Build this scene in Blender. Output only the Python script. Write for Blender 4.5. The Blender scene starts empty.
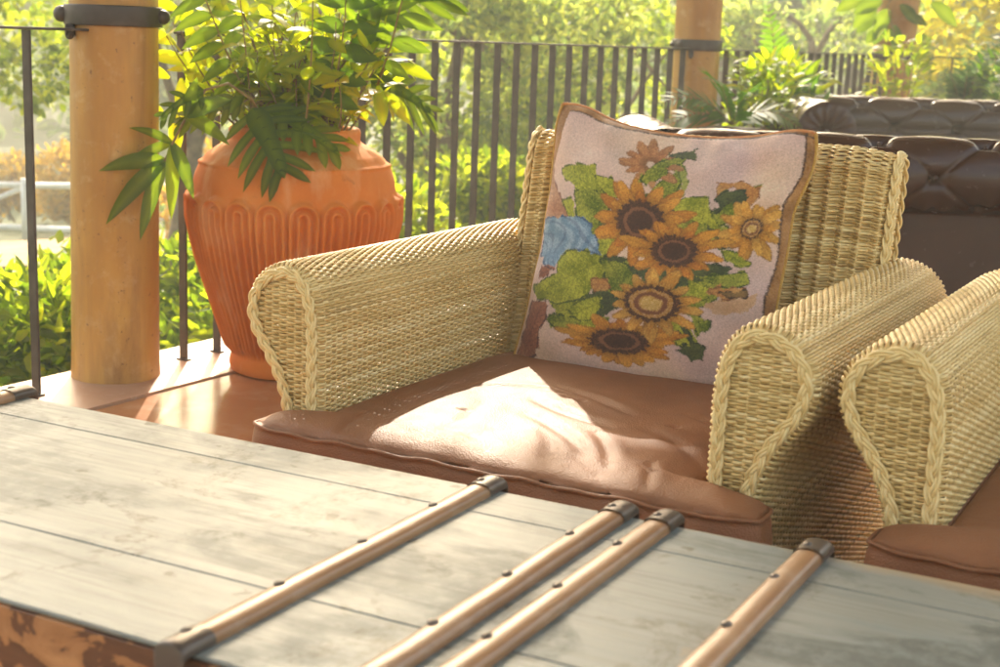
import bpy, math, random
import numpy as np
PCH=np.radians(28.5)
CO=np.array([-0.429,2.429,0.0])
CU=np.array([np.cos(PCH),-np.sin(PCH),0]);CW=np.array([np.sin(PCH),np.cos(PCH),0])
PO=CO+CU*.157+CW*.700+np.array([0,0,.402])
PX=CU.copy()
PY=CW*.27+np.array([0,0,.963]);PY=PY/np.linalg.norm(PY)
PN=np.cross(PX,PY)   # towards the camera
if PN[1]>0: PN=-PN
def resamp(pts,n):
    pts=np.array(pts,float);d=np.r_[0,np.cumsum(np.linalg.norm(np.diff(pts,axis=0),axis=1))];d/=d[-1]
    x=np.linspace(0,1,n);o=np.c_[np.interp(x,d,pts[:,0]),np.interp(x,d,pts[:,1])]
    k=np.array([1,2,3,2,1.])/9
    for _ in range(3):
        q=o.copy()
        for c in (0,1): q[2:-2,c]=np.convolve(o[:,c],k,'valid')
        o=q
    return o
def coons(S,T,eb,et,el,er):
    def ev(e,x):
        n=len(e);q=x*(n-1);return np.stack([np.interp(q,np.arange(n),e[:,0]),np.interp(q,np.arange(n),e[:,1])],-1)
    B,Tp,L,R=ev(eb,S),ev(et,S),ev(el,T),ev(er,T)
    s=S[...,None];t=T[...,None]
    return (1-t)*B+t*Tp+(1-s)*L+s*R-((1-s)*(1-t)*eb[0]+s*(1-t)*eb[-1]+(1-s)*t*et[0]+s*t*et[-1])
def pillow_pt(S,T,edges,side):
    eb,et,el,er=edges
    q=coons(S,T,eb,et,el,er)
    a=np.clip(1-np.abs(2*S-1)**2.6,0,1);b=np.clip(1-np.abs(2*T-1)**2.6,0,1)
    bul=(a*b)**.55
    # creases running in from the seams
    wr=.011*np.exp(-((T-1)/.16)**2)*np.sin(S*24+1.2*np.sin(S*7))*b**.2+.008*np.exp(-((S-1)/.13)**2)*np.sin(T*21+1)
    wr+=.0035*np.sin(S*9+T*6)*np.sin(T*8-S*3+1)+.0022*np.sin(S*17-T*9+2)*np.sin(T*15+S*5)-.012*np.exp(-(((S-.30)/.05)**2+((T-.93)/.09)**2))-.010*np.exp(-(((S-.62)/.04)**2+((T-.95)/.08)**2))-.010*np.exp(-(((S-.93)/.08)**2+((T-.66)/.05)**2))-.008*np.exp(-(((S-.06)/.06)**2+((T-.45)/.05)**2))
    wr+=.003*np.exp(-(S/.1)**2)*np.sin(T*25)
    h=(.064*bul+wr*np.minimum(1,bul*2.5)) if side>0 else -.05*bul
    return PO+q[...,0:1]*PX+q[...,1:2]*PY+h[...,None]*PN
PEDGE={'b': [[-0.0122, -0.0076], [0.0149, -0.0124], [0.0972, -0.0137], [0.1888, -0.0154], [0.2994, -0.0159], [0.4192, -0.0066], [0.4874, -0.0065], [0.5487, -0.0111]], 't': [[0.0039, 0.5374], [0.0319, 0.5389], [0.068, 0.5323], [0.1132, 0.5115], [0.1655, 0.4977], [0.245, 0.488], [0.2998, 0.4854], [0.3638, 0.4854], [0.4456, 0.4948], [0.5042, 0.5106], [0.5356, 0.5145], [0.5566, 0.5079]], 'l': [[-0.0122, -0.0076], [-0.0064, 0.0252], [0.0022, 0.0946], [0.0045, 0.159], [0.0092, 0.2238], [0.0092, 0.2881], [0.0093, 0.3525], [0.0031, 0.4381], [-0.0031, 0.4981], [0.0039, 0.5374]], 'r': [[0.5487, -0.0111], [0.5349, 0.0612], [0.5318, 0.1294], [0.5333, 0.1944], [0.537, 0.2578], [0.5371, 0.307], [0.5351, 0.3562], [0.5492, 0.3929], [0.5619, 0.4373], [0.5635, 0.4768], [0.5566, 0.5079]]}
ART=[('rust', [(0.004, 0.758), (0.037, 0.679), (0.096, 0.621), (0.146, 0.562), (0.1, 0.533), (0.025, 0.525), (0.004, 0.554), (0.004, 0.65)]), ('green', [(0.058, 0.742), (0.125, 0.771), (0.221, 0.804), (0.254, 0.746), (0.325, 0.696), (0.325, 0.65), (0.208, 0.667), (0.146, 0.683), (0.075, 0.708)]), ('green2', [(0.15, 0.667), (0.221, 0.713), (0.279, 0.688), (0.333, 0.662), (0.292, 0.608), (0.283, 0.562), (0.229, 0.567), (0.183, 0.579)]), ('green', [(0.233, 0.762), (0.308, 0.767), (0.388, 0.738), (0.367, 0.688), (0.304, 0.692), (0.25, 0.725)]), ('green', [(0.096, 0.621), (0.154, 0.646), (0.179, 0.579), (0.163, 0.562), (0.138, 0.567)]), ('dark', [(0.287, 0.579), (0.329, 0.617), (0.333, 0.546), (0.283, 0.517)]), ('blue', [(0.004, 0.542), (0.092, 0.558), (0.196, 0.583), (0.254, 0.571), (0.3, 0.5), (0.317, 0.458), (0.263, 0.462), (0.2, 0.454), (0.146, 0.421), (0.117, 0.358), (0.071, 0.362), (0.017, 0.404)]), ('red', [(0.042, 0.371), (0.117, 0.354), (0.071, 0.317), (0.037, 0.312)]), ('green', [(0.025, 0.283), (0.133, 0.35), (0.125, 0.392), (0.167, 0.442), (0.229, 0.462), (0.312, 0.458), (0.35, 0.408), (0.329, 0.329), (0.258, 0.271), (0.158, 0.233), (0.1, 0.242), (0.046, 0.233)]), ('green2', [(0.317, 0.442), (0.371, 0.45), (0.429, 0.442), (0.471, 0.404), (0.45, 0.338), (0.396, 0.317), (0.362, 0.358)]), ('dark', [(0.325, 0.346), (0.396, 0.321), (0.412, 0.263), (0.362, 0.208), (0.296, 0.2), (0.308, 0.263)]), ('green', [(0.212, 0.225), (0.267, 0.271), (0.342, 0.304), (0.358, 0.254), (0.317, 0.2), (0.263, 0.188), (0.246, 0.208)]), ('green2', [(0.117, 0.167), (0.146, 0.196), (0.25, 0.2), (0.287, 0.188), (0.217, 0.146), (0.167, 0.146)]), ('red', [(0.025, 0.225), (0.113, 0.237), (0.121, 0.175), (0.1, 0.129), (0.104, 0.033), (0.071, 0.013), (0.008, 0.004), (0.017, 0.062), (0.021, 0.15)]), ('green', [(0.558, 0.683), (0.617, 0.733), (0.704, 0.729), (0.733, 0.654), (0.783, 0.592), (0.767, 0.571), (0.708, 0.617), (0.621, 0.646)]), ('dark', [(0.708, 0.621), (0.775, 0.592), (0.825, 0.529), (0.771, 0.529)]), ('green', [(0.779, 0.533), (0.85, 0.508), (0.9, 0.471), (0.862, 0.454), (0.808, 0.479)]), ('green2', [(0.675, 0.425), (0.767, 0.421), (0.887, 0.442), (0.908, 0.396), (0.842, 0.371), (0.787, 0.388), (0.746, 0.4)]), ('green', [(0.683, 0.408), (0.775, 0.371), (0.771, 0.329), (0.704, 0.308)]), ('green2', [(0.708, 0.271), (0.733, 0.267), (0.796, 0.25), (0.792, 0.208), (0.754, 0.183), (0.733, 0.225)]), ('dark', [(0.679, 0.221), (0.696, 0.229), (0.754, 0.15), (0.738, 0.142)]), ('dark', [(0.675, 0.129), (0.708, 0.154), (0.762, 0.163), (0.783, 0.138), (0.775, 0.096), (0.721, 0.083)]), ('dark', [(0.6, 0.163), (0.679, 0.2), (0.696, 0.175), (0.629, 0.142)]), ('dark', [(0.446, 0.446), (0.483, 0.454), (0.55, 0.404), (0.571, 0.383), (0.512, 0.379)]), ('orangepale', [(0.75, 0.3), (0.808, 0.333), (0.954, 0.362), (0.938, 0.304), (0.879, 0.283), (0.846, 0.267), (0.804, 0.283)]), ('orange', [(0.762, 0.367), (0.812, 0.379), (0.9, 0.383), (0.921, 0.35), (0.85, 0.329), (0.796, 0.333)]), ('brown', [(0.804, 0.358), (0.825, 0.362), (0.904, 0.375), (0.917, 0.362), (0.908, 0.342), (0.858, 0.338), (0.821, 0.342)]), ('orange', [(0.713, 0.767), (0.713, 0.796), (0.8, 0.8), (0.871, 0.758), (0.879, 0.721), (0.862, 0.688), (0.771, 0.775), (0.738, 0.725)]), ('dark', [(0.725, 0.725), (0.754, 0.758), (0.812, 0.762), (0.846, 0.725), (0.825, 0.688), (0.783, 0.704), (0.742, 0.654), (0.721, 0.662), (0.746, 0.696)]), ('orange', [(0.292, 0.362), (0.338, 0.371), (0.358, 0.367), (0.383, 0.35), (0.375, 0.325), (0.329, 0.312), (0.304, 0.321)]), ('stem', [(0.537, 0.883), (0.579, 0.846), (0.608, 0.787), (0.608, 0.733), (0.571, 0.692), (0.55, 0.696), (0.575, 0.746), (0.575, 0.792), (0.546, 0.842), (0.512, 0.858)]), ('green2', [(0.421, 0.779), (0.429, 0.825), (0.462, 0.867), (0.533, 0.9), (0.575, 0.9), (0.55, 0.867), (0.504, 0.854), (0.517, 0.817), (0.483, 0.792), (0.45, 0.762)]), ('dark', [(0.487, 0.917), (0.542, 0.917), (0.613, 0.954), (0.596, 0.925), (0.613, 0.887), (0.55, 0.892), (0.508, 0.896)])]
FLOWERS=[((0.438, 0.854), [0.099, 0.013], [-0.026, 0.079], 14, 0.2, 'side'), ((0.454, 0.613), [0.163, 0.016], [-0.029, 0.145], 17, 0.47, 'dark'), ((0.879, 0.604), [0.096, 0.013], [-0.017, 0.096], 11, 0.33, 'ring'), ((0.608, 0.512), [0.167, 0.005], [-0.016, 0.117], 18, 0.43, 'dark'), ((0.446, 0.138), [0.208, 0.02], [-0.008, 0.083], 18, 0.47, 'dark'), ((0.558, 0.3), [0.18, 0.008], [-0.021, 0.112], 18, 0.49, 'ring')]
ROOFZ=3.85;RD=3.7;HAZE=.0110;SKY=.15;SUN=2.0;EXPO=2.4
rng=np.random.default_rng(7)
SC=bpy.context.scene
COL=SC.collection
V=lambda *a:np.array(a,float)
# ---------------------------------------------------------------- helpers
def tag(o,label=None,cat=None,group=None,kind=None):
    if label: o['label']=label
    if cat: o['category']=cat
    if group: o['group']=group
    if kind: o['kind']=kind
    return o
def empty(name,loc,label=None,cat=None,group=None,rz=0):
    o=bpy.data.objects.new(name,None);COL.objects.link(o);o.location=loc;o.rotation_euler[2]=rz
    o.empty_display_size=.05
    return tag(o,label,cat,group)
def mesh_obj(name,v,f,mat,parent=None,smooth=True,tint=None,colors=None):
    """v: Nx3, f: list of faces or Mx3/Mx4 int array"""
    me=bpy.data.meshes.new(name)
    v=np.asarray(v,np.float32)
    if isinstance(f,np.ndarray):
        m,k=f.shape
        me.vertices.add(len(v));me.vertices.foreach_set('co',v.ravel())
        me.loops.add(m*k);me.loops.foreach_set('vertex_index',f.astype(np.int32).ravel())
        me.polygons.add(m);me.polygons.foreach_set('loop_start',np.arange(0,m*k,k,dtype=np.int32))
        me.polygons.foreach_set('loop_total',np.full(m,k,np.int32))
        me.update(calc_edges=True)
    else:
        me.from_pydata(v.tolist(),[],[list(map(int,q)) for q in f])
    me.validate()
    me.polygons.foreach_set('use_smooth',np.full(len(me.polygons),smooth))
    if tint is not None:
        a=me.attributes.new('tint','FLOAT','POINT');a.data.foreach_set('value',np.asarray(tint,np.float32))
    if colors is not None:
        a=me.attributes.new('paint','FLOAT_COLOR','POINT')
        c=np.ones((len(v),4),np.float32);c[:,:3]=colors;a.data.foreach_set('color',c.ravel())
    me.materials.append(mat)
    o=bpy.data.objects.new(name,me);COL.objects.link(o)
    if parent: o.parent=parent
    return o
class MB:
    def __init__(s): s.v=[];s.f=[];s.t=[];s.n=0
    def add(s,v,f,t=0.5):
        v=np.asarray(v,float);s.v.append(v);s.f+= [tuple(int(i)+s.n for i in q) for q in f];s.n+=len(v)
        s.t.append(np.full(len(v),t) if np.isscalar(t) else np.asarray(t)); return s
    def box(s,lo,hi,ax=None,o=(0,0,0),bev=0.0,t=.5):
        lo=np.array(lo,float);hi=np.array(hi,float)
        if bev>0:
            b=min(bev,*( (hi-lo)/2.01))
            pts=[];
            for i in (0,1):
                for j in (0,1):
                    for k in (0,1):
                        c=np.where([i,j,k],hi,lo);d=np.where([i,j,k],-b,b)
                        for a in range(3):
                            q=c.copy()
                            for m in range(3):
                                if m!=a:q[m]+=d[m]
                            pts.append(q)
            idx=lambda i,j,k,a:((i*2+j)*2+k)*3+a
            F=[]
            for a in range(3):
                for e in (0,1):
                    m,n=[x for x in range(3) if x!=a]
                    qs=[]
                    for (p,q) in ((0,0),(1,0),(1,1),(0,1)):
                        c=[0,0,0];c[a]=e;c[m]=p;c[n]=q;qs.append(idx(*c,a))
                    F.append(qs)
            # face points: for face normal a we need points offset in both other axes -> index a
            for a in range(3):
                m,n=[x for x in range(3) if x!=a]
                for p in (0,1):
                    for q in (0,1):
                        c0=[0,0,0];c1=[0,0,0];c0[a]=0;c1[a]=1;c0[m]=c1[m]=p;c0[n]=c1[n]=q
                        F.append([idx(*c0,m),idx(*c1,m),idx(*c1,n),idx(*c0,n)])
            for i in (0,1):
                for j in (0,1):
                    for k in (0,1):F.append([idx(i,j,k,0),idx(i,j,k,1),idx(i,j,k,2)])
            v=np.array(pts)
        else:
            v=np.array([[x,y,z] for x in (lo[0],hi[0]) for y in (lo[1],hi[1]) for z in (lo[2],hi[2])])
            F=[(0,1,3,2),(4,6,7,5),(0,4,5,1),(2,3,7,6),(0,2,6,4),(1,5,7,3)]
        if ax is not None: v=v@np.array(ax)
        return s.add(v+np.array(o),F,t)
    def tube(s,pts,r,n=8,caps=True,t=.5,flat=1.0):
        pts=np.array(pts,float);r=np.full(len(pts),r) if np.isscalar(r) else np.array(r)
        T=np.gradient(pts,axis=0);T/=np.linalg.norm(T,axis=1)[:,None]+1e-9
        up=np.array([0,0,1.]) if abs(T[0][2])<.9 else np.array([1.,0,0])
        A=[];a=np.cross(up,T[0]);a/=np.linalg.norm(a)
        for k in range(len(pts)):
            a=a-T[k]*(a@T[k]);a/=np.linalg.norm(a)+1e-9;A.append(a.copy())
        A=np.array(A);B=np.cross(T,A)
        th=np.arange(n)*2*math.pi/n
        v=pts[:,None]+r[:,None,None]*(A[:,None]*np.cos(th)[None,:,None]+B[:,None]*np.sin(th)[None,:,None]*flat)
        F=[]
        for i in range(len(pts)-1):
            for j in range(n):
                k=(j+1)%n;F.append((i*n+j,i*n+k,(i+1)*n+k,(i+1)*n+j))
        if caps:
            F.append(tuple(range(n))[::-1]);F.append(tuple((len(pts)-1)*n+j for j in range(n)))
        return s.add(v.reshape(-1,3),F,t)
    def lathe(s,prof,n=32,o=(0,0,0),t=.5,ax=None):
        prof=np.array(prof);th=np.arange(n)*2*math.pi/n
        v=np.stack([prof[:,0,None]*np.cos(th),prof[:,0,None]*np.sin(th),np.repeat(prof[:,1,None],n,1)],-1).reshape(-1,3)
        if ax is not None: v=v@np.array(ax)
        F=[(i*n+j,i*n+(j+1)%n,(i+1)*n+(j+1)%n,(i+1)*n+j) for i in range(len(prof)-1) for j in range(n)]
        return s.add(v+np.array(o),F,t)
    def ball(s,c,r,n=10,sc=(1,1,1),t=.5):
        a=np.linspace(0,math.pi,n);p=np.c_[np.maximum(np.sin(a),1e-4)*r,-np.cos(a)*r]
        k=2*n;th=np.arange(k)*2*math.pi/k
        v=np.stack([p[:,0,None]*np.cos(th)*sc[0],p[:,0,None]*np.sin(th)*sc[1],np.repeat(p[:,1,None],k,1)*sc[2]],-1).reshape(-1,3)
        F=[(i*k+j,i*k+(j+1)%k,(i+1)*k+(j+1)%k,(i+1)*k+j) for i in range(n-1) for j in range(k)]
        return s.add(v+np.array(c),F,t)
    def build(s,name,mat,parent=None,smooth=True):
        v=np.concatenate(s.v);t=np.concatenate(s.t)
        return mesh_obj(name,v,s.f,mat,parent,smooth,tint=t)
def bevel(o,w,seg=2,ang=35):
    m=o.modifiers.new('bevel','BEVEL');m.width=w;m.segments=seg;m.limit_method='ANGLE';m.angle_limit=math.radians(ang);return o
def grid_faces(nu,nv,wrap_v=False):
    i=np.arange(nu-1)[:,None];j=np.arange(nv if wrap_v else nv-1)[None,:];k=(j+1)%nv
    return np.stack([i*nv+j+0*k,i*nv+k,(i+1)*nv+k,(i+1)*nv+j+0*k],-1).reshape(-1,4)
def vnoise(P,seed=0,sc=1.0):
    """cheap smooth value noise on Nx3 (or ...x3) arrays, -1..1"""
    r=np.random.default_rng(seed);P=np.asarray(P)*sc;out=0
    for k in range(5):
        d=r.normal(size=3);d/=np.linalg.norm(d);fq=1+r.random()*1.4
        d2=r.normal(size=3);d2/=np.linalg.norm(d2)
        out=out+np.sin((P@d)*fq*2.1+r.random()*6+1.3*np.sin((P@d2)*fq*1.3+r.random()*6))
    return out/3.2
# ---------------------------------------------------------------- node materials
class NT:
    def __init__(s,name):
        s.m=bpy.data.materials.new(name);s.m.use_nodes=True;s.t=s.m.node_tree;s.t.nodes.clear()
        s.out=s.t.nodes.new('ShaderNodeOutputMaterial')
    def n(s,ty,ins=None,**kw):
        x=s.t.nodes.new(ty)
        for k,v in kw.items(): setattr(x,k,v)
        if ins:
            for k,v in ins.items():
                if hasattr(v,'is_output') or isinstance(v,bpy.types.NodeSocket): s.t.links.new(v,x.inputs[k])
                else: x.inputs[k].default_value=v
        return x
    def co(s,kind='Object',scale=(1,1,1),rot=(0,0,0)):
        c=s.n('ShaderNodeTexCoord');m=s.n('ShaderNodeMapping',{'Vector':c.outputs[kind],'Scale':scale,'Rotation':rot});return m.outputs[0]
    def noise(s,vec,scale,detail=4,rough=.55,dist=0):
        return s.n('ShaderNodeTexNoise',{'Vector':vec,'Scale':scale,'Detail':detail,'Roughness':rough,'Distortion':dist}).outputs[0]
    def ramp(s,fac,stops,interp='LINEAR'):
        x=s.n('ShaderNodeValToRGB',{'Fac':fac});x.color_ramp.interpolation=interp
        e=x.color_ramp.elements
        while len(e)<len(stops): e.new(.5)
        for k,(p,c) in enumerate(stops):
            e[k].position=p;e[k].color=(*c,1) if len(c)==3 else c
        return x.outputs[0]
    def mix(s,f,a,b,mode='MIX'):
        x=s.n('ShaderNodeMix',data_type='RGBA',blend_type=mode)
        for k,v in ((0,f),(6,a),(7,b)):
            if isinstance(v,bpy.types.NodeSocket): s.t.links.new(v,x.inputs[k])
            else: x.inputs[k].default_value=v if k==0 else ((*v,1) if len(v)==3 else v)
        return x.outputs[2]
    def math(s,op,a,b=0.0,c=0.0):
        x=s.n('ShaderNodeMath',operation=op)
        for k,v in enumerate((a,b,c)):
            if isinstance(v,bpy.types.NodeSocket): s.t.links.new(v,x.inputs[k])
            else: x.inputs[k].default_value=v
        return x.outputs[0]
    def bump(s,h,strength=.3,dist=.01,normal=None):
        i={'Height':h,'Strength':strength,'Distance':dist}
        if normal is not None:i['Normal']=normal
        return s.n('ShaderNodeBump',i).outputs[0]
    def bsdf(s,color,rough=.5,normal=None,**kw):
        i={'Base Color':color if isinstance(color,bpy.types.NodeSocket) else (*color,1),'Roughness':rough}
        if normal is not None:i['Normal']=normal
        i.update(kw)
        x=s.n('ShaderNodeBsdfPrincipled',i);return x
    def end(s,sh):
        s.t.links.new(sh.outputs[0] if hasattr(sh,'outputs') else sh,s.out.inputs[0]);return s.m
    def attr(s,name): return s.n('ShaderNodeAttribute',attribute_name=name)
def leaf_mat(name,dark,mid,light,trans=.5,rough=.45,tcol=None):
    t=NT(name);a=t.attr('tint').outputs['Fac'];v=t.noise(t.co(),9,2)
    f=t.math('ADD',t.math('MULTIPLY',a,.8),t.math('MULTIPLY',v,.2))
    c=t.ramp(f,[(0,dark),(.5,mid),(1,light)])
    b=t.bsdf(c,rough,**{'Specular IOR Level':.28})
    c2=t.mix(1.0,c,tcol or (2.6,2.9,.9),'MULTIPLY')
    tr=t.n('ShaderNodeBsdfTranslucent',{'Color':c2})
    return t.end(t.n('ShaderNodeMixShader',{0:trans,1:b.outputs[0],2:tr.outputs[0]}))
def m_floor():
    t=NT('polished red-brown floor');co=t.co('Object')
    n=t.noise(co,1.3,6,.6);n2=t.noise(co,9,5,.65)
    c=t.ramp(n,[(.3,(.30,.115,.045)),(.55,(.40,.17,.07)),(.75,(.48,.24,.12))])
    c=t.mix(t.ramp(n2,[(.5,(0,0,0)),(.72,(.4,.4,.4))]),c,(.52,.32,.2))
    r=t.math('MULTIPLY_ADD',n2,.14,.13)
    return t.end(t.bsdf(c,r,t.bump(n2,.08,.004),**{'Specular IOR Level':.6}))
def m_kerb():
    t=NT('worn pale clay edging');co=t.co('Object')
    n=t.noise(co,3,6,.6);n2=t.noise(co,28,4,.7)
    c=t.ramp(n,[(.3,(.40,.20,.11)),(.6,(.50,.30,.19)),(.8,(.56,.40,.29))])
    c=t.mix(t.ramp(n2,[(.58,(0,0,0)),(.75,(.5,.5,.5))]),c,(.6,.5,.42))
    return t.end(t.bsdf(c,.38,t.bump(n2,.25,.004)))
def m_pillar():
    t=NT('stained ochre timber column');co=t.co('Object',(1,1,.16))
    n=t.noise(co,5,6,.65,.6);n2=t.noise(t.co('Object',(1,1,.5)),2.2,5,.6);n3=t.noise(t.co('Object',(1,1,.12)),22,4,.6)
    c=t.ramp(n2,[(.28,(.36,.145,.018)),(.48,(.50,.25,.045)),(.7,(.60,.36,.10))])
    c=t.mix(t.ramp(n,[(.50,(0,0,0)),(.68,(.75,.75,.75))]),c,(.24,.10,.03));n4=t.noise(t.co('Object'),11,7,.7,.3);c=t.mix(t.ramp(n4,[(.54,(0,0,0)),(.70,(.45,.45,.45))]),c,(.66,.46,.24));n5=t.noise(t.co('Object'),55,3,.6);c=t.mix(t.ramp(n5,[(.66,(0,0,0)),(.70,(.8,.8,.8))]),c,(.16,.07,.025))
    c=t.mix(t.ramp(n3,[(.38,(.28,.28,.28)),(.6,(0,0,0))]),c,(.27,.12,.045))
    return t.end(t.bsdf(c,.42,t.bump(t.math('ADD',n,n3),.22,.006)))
def m_metal(name='dark brown iron',col=(.065,.048,.04),rough=.42):
    t=NT(name);n=t.noise(t.co('Object'),40,5,.65);n2=t.noise(t.co('Object'),7,4)
    c=t.mix(t.ramp(n2,[(.45,(0,0,0)),(.75,(1,1,1))]),col,tuple(min(1,x*1.9+.02) for x in col))
    return t.end(t.bsdf(c,t.math('MULTIPLY_ADD',n,.3,rough-.12),t.bump(n,.15,.002),Metallic=.35))
def m_terracotta():
    t=NT('terracotta');co=t.co('Object');n=t.noise(co,4,6,.6);n2=t.noise(co,60,4,.7);n3=t.noise(t.co('Object',(1,1,.3)),9,5,.6)
    c=t.ramp(n,[(.3,(.50,.130,.014)),(.55,(.60,.18,.024)),(.75,(.68,.26,.06))])
    c=t.mix(t.ramp(n3,[(.53,(0,0,0)),(.74,(.8,.8,.8))]),c,(.70,.38,.17));n5=t.noise(co,11,6,.75,.4);c=t.mix(t.ramp(n5,[(.60,(0,0,0)),(.70,(.5,.5,.5))]),c,(.30,.10,.03))
    return t.end(t.bsdf(c,.75,t.bump(n2,.18,.002),**{'Specular IOR Level':.25}))
def m_wicker(name='natural wicker'):
    t=NT(name);a=t.attr('tint').outputs['Fac'];n=t.noise(t.co('Object'),3.2,4);n2=t.noise(t.co('Object'),120,3)
    f=t.math('ADD',t.math('MULTIPLY_ADD',a,.55,.06),t.math('MULTIPLY',n,.40))
    c=t.ramp(f,[(.10,(.30,.18,.055)),(.4,(.64,.43,.15)),(.62,(.80,.59,.25)),(.9,(.88,.72,.38))])
    c=t.mix(t.ramp(n2,[(.55,(0,0,0)),(.8,(.35,.35,.35))]),c,(.38,.24,.1))
    return t.end(t.bsdf(c,.42,t.bump(n2,.12,.001),**{'Specular IOR Level':.45}))
def m_leather(name,dk,md,lt,rough=.36,grain=420,gs=.25,b=.18,spec=.55):
    t=NT(name);co=t.co('Object');n=t.noise(co,5,5,.6)
    vo=t.n('ShaderNodeTexVoronoi',{'Vector':co,'Scale':grain});n2=t.noise(co,30,5,.6)
    c=t.ramp(n,[(.3,dk),(.55,md),(.78,lt)])
    r=t.math('MULTIPLY_ADD',n2,.16,rough-.08)
    b1=t.bump(n2,b,.004)
    return t.end(t.bsdf(c,r,t.bump(vo.outputs[0],gs,.0012,b1),**{'Specular IOR Level':spec}))
def m_painted_top():
    t=NT('distressed grey-white paint over wood');co=t.co('Object')
    st=t.co('Object',(.35,3.2,1));n=t.noise(co,2.0,7,.62,.35);n2=t.noise(st,9,7,.68,.3);n3=t.noise(co,38,5,.7);n4=t.noise(co,4.5,8,.72,.5)
    c=t.ramp(n2,[(.3,(.125,.14,.125)),(.48,(.24,.255,.225)),(.66,(.33,.335,.29))])
    # faded smoke-blue cloud and olive worn edges of the paint
    c=t.mix(t.ramp(t.noise(co,1.35,3,.5),[(.48,(0,0,0)),(.66,(.8,.8,.8))]),c,(.13,.185,.19))
    f=t.math('SUBTRACT',1.0,t.math('MULTIPLY',t.math('ABSOLUTE',t.math('SUBTRACT',n4,.585)),26))
    f=t.math('MULTIPLY',t.math('MAXIMUM',f,0.0),t.ramp(n3,[(.4,(0,0,0)),(.6,(1,1,1))]))
    c=t.mix(t.math('MULTIPLY',f,.9),c,(.07,.064,.038))
    chip=t.ramp(n4,[(.655,(0,0,0)),(.67,(1,1,1))])
    c=t.mix(t.math('MULTIPLY',chip,.5),c,(.33,.25,.15))
    # bare timber along the long edges (object Y is across the table)
    sp=t.n('ShaderNodeSeparateXYZ',{0:t.co('Object')});y=t.math('ABSOLUTE',t.math('ADD',sp.outputs[1],.32))
    e=t.math('ADD',t.math('MULTIPLY',t.math('SUBTRACT',y,.287),34),t.math('MULTIPLY',t.math('SUBTRACT',n4,.5),3.2))
    xr=t.n('ShaderNodeMapRange',{0:sp.outputs[0],1:.1,2:.62,3:0,4:1}).outputs[0]
    e=t.math('ADD',e,t.math('MULTIPLY_ADD',xr,1.1,-1.1))
    e=t.n('ShaderNodeClamp',{0:e}).outputs[0]
    c=t.mix(t.math('MULTIPLY',e,.9),c,(.45,.29,.14))
    gr=t.noise(t.co('Object',(.12,5,1)),26,6,.7,.2);c=t.mix(t.ramp(gr,[(.36,(.5,.5,.5)),(.5,(0,0,0))]),c,(.11,.11,.085))
    nk=t.noise(co,17,3,.5);c=t.mix(t.ramp(nk,[(.70,(0,0,0)),(.73,(.85,.85,.85))]),c,(.06,.055,.035))
    # shade over the right end put into the colour, then worn blotches
    c=t.mix(t.math('MULTIPLY',xr,t.ramp(n2,[(.35,(.15,.15,.15)),(.65,(.75,.75,.75))])),c,(.105,.11,.085))
    bl=t.math('MULTIPLY',t.ramp(t.noise(t.co('Object',(.8,1.5,1)),3.4,9,.68,.6),[(.50,(0,0,0)),(.58,(1,1,1))]),t.ramp(n3,[(.34,(.25,.25,.25)),(.55,(1,1,1))]))
    bl=t.math('MULTIPLY',bl,t.math('MULTIPLY_ADD',xr,.55,.38))
    c=t.mix(bl,c,(.075,.085,.07))
    r=t.math('ADD',t.math('MULTIPLY_ADD',n2,.22,.36),t.math('MULTIPLY',bl,.25))
    return t.end(t.bsdf(c,r,t.bump(t.math('ADD',n2,t.math('MULTIPLY',n3,.3)),.3,.003),**{'Specular IOR Level':.38}))
def m_chipped():
    t=NT('chipped brown table side');co=t.co('Object');n=t.noise(t.co('Object',(1,1,1.5)),12,8,.6,.5);n2=t.noise(t.co('Object',(.4,1,3)),14,5)
    c=t.ramp(n,[(.475,(.11,.045,.02)),(.49,(.38,.17,.06)),(.62,(.50,.25,.10))])
    c=t.mix(t.ramp(n2,[(.4,(0,0,0)),(.7,(.5,.5,.5))]),c,(.22,.09,.035))
    return t.end(t.bsdf(c,.5,t.bump(n,.4,.003)))
def m_batten():
    t=NT('varnished brown batten');n=t.noise(t.co('Object',(9,.6,9)),6,6,.6);n2=t.noise(t.co('Object',(1,1,1)),14,5,.65)
    c=t.ramp(n,[(.3,(.20,.095,.04)),(.55,(.31,.165,.075)),(.75,(.40,.23,.12))])
    c=t.mix(t.ramp(n2,[(.5,(0,0,0)),(.72,(.5,.5,.5))]),c,(.42,.30,.20))
    return t.end(t.bsdf(c,.33,t.bump(n,.2,.002)))
def m_simple(name,a,b,scale=6,rough=.6,bump=.2):
    t=NT(name);n=t.noise(t.co('Object'),scale,5,.6)
    return t.end(t.bsdf(t.ramp(n,[(.35,a),(.65,b)]),rough,t.bump(n,bump,.01)))
def m_bark(): return m_simple('bark',(.10,.065,.04),(.22,.15,.09),14,.85,.5)
def m_pillow():
    t=NT('woven tapestry');co=t.co('Object');c=t.attr('paint').outputs['Color'];n=t.noise(co,420,2,.6);n2=t.noise(co,60,4,.7)
    w=t.n('ShaderNodeTexWave',{'Vector':co,'Scale':260,'Distortion':1.5},bands_direction='Z').outputs[1]
    c=t.mix(t.math('MULTIPLY',t.noise(co,210,3,.7),.65),c,(.40,.33,.28),'MULTIPLY')
    h=t.math('ADD',n,t.math('MULTIPLY',w,.6))
    return t.end(t.bsdf(c,.8,t.bump(n2,.12,.004,t.bump(h,.4,.0015)),**{'Sheen Weight':.25}))
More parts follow.
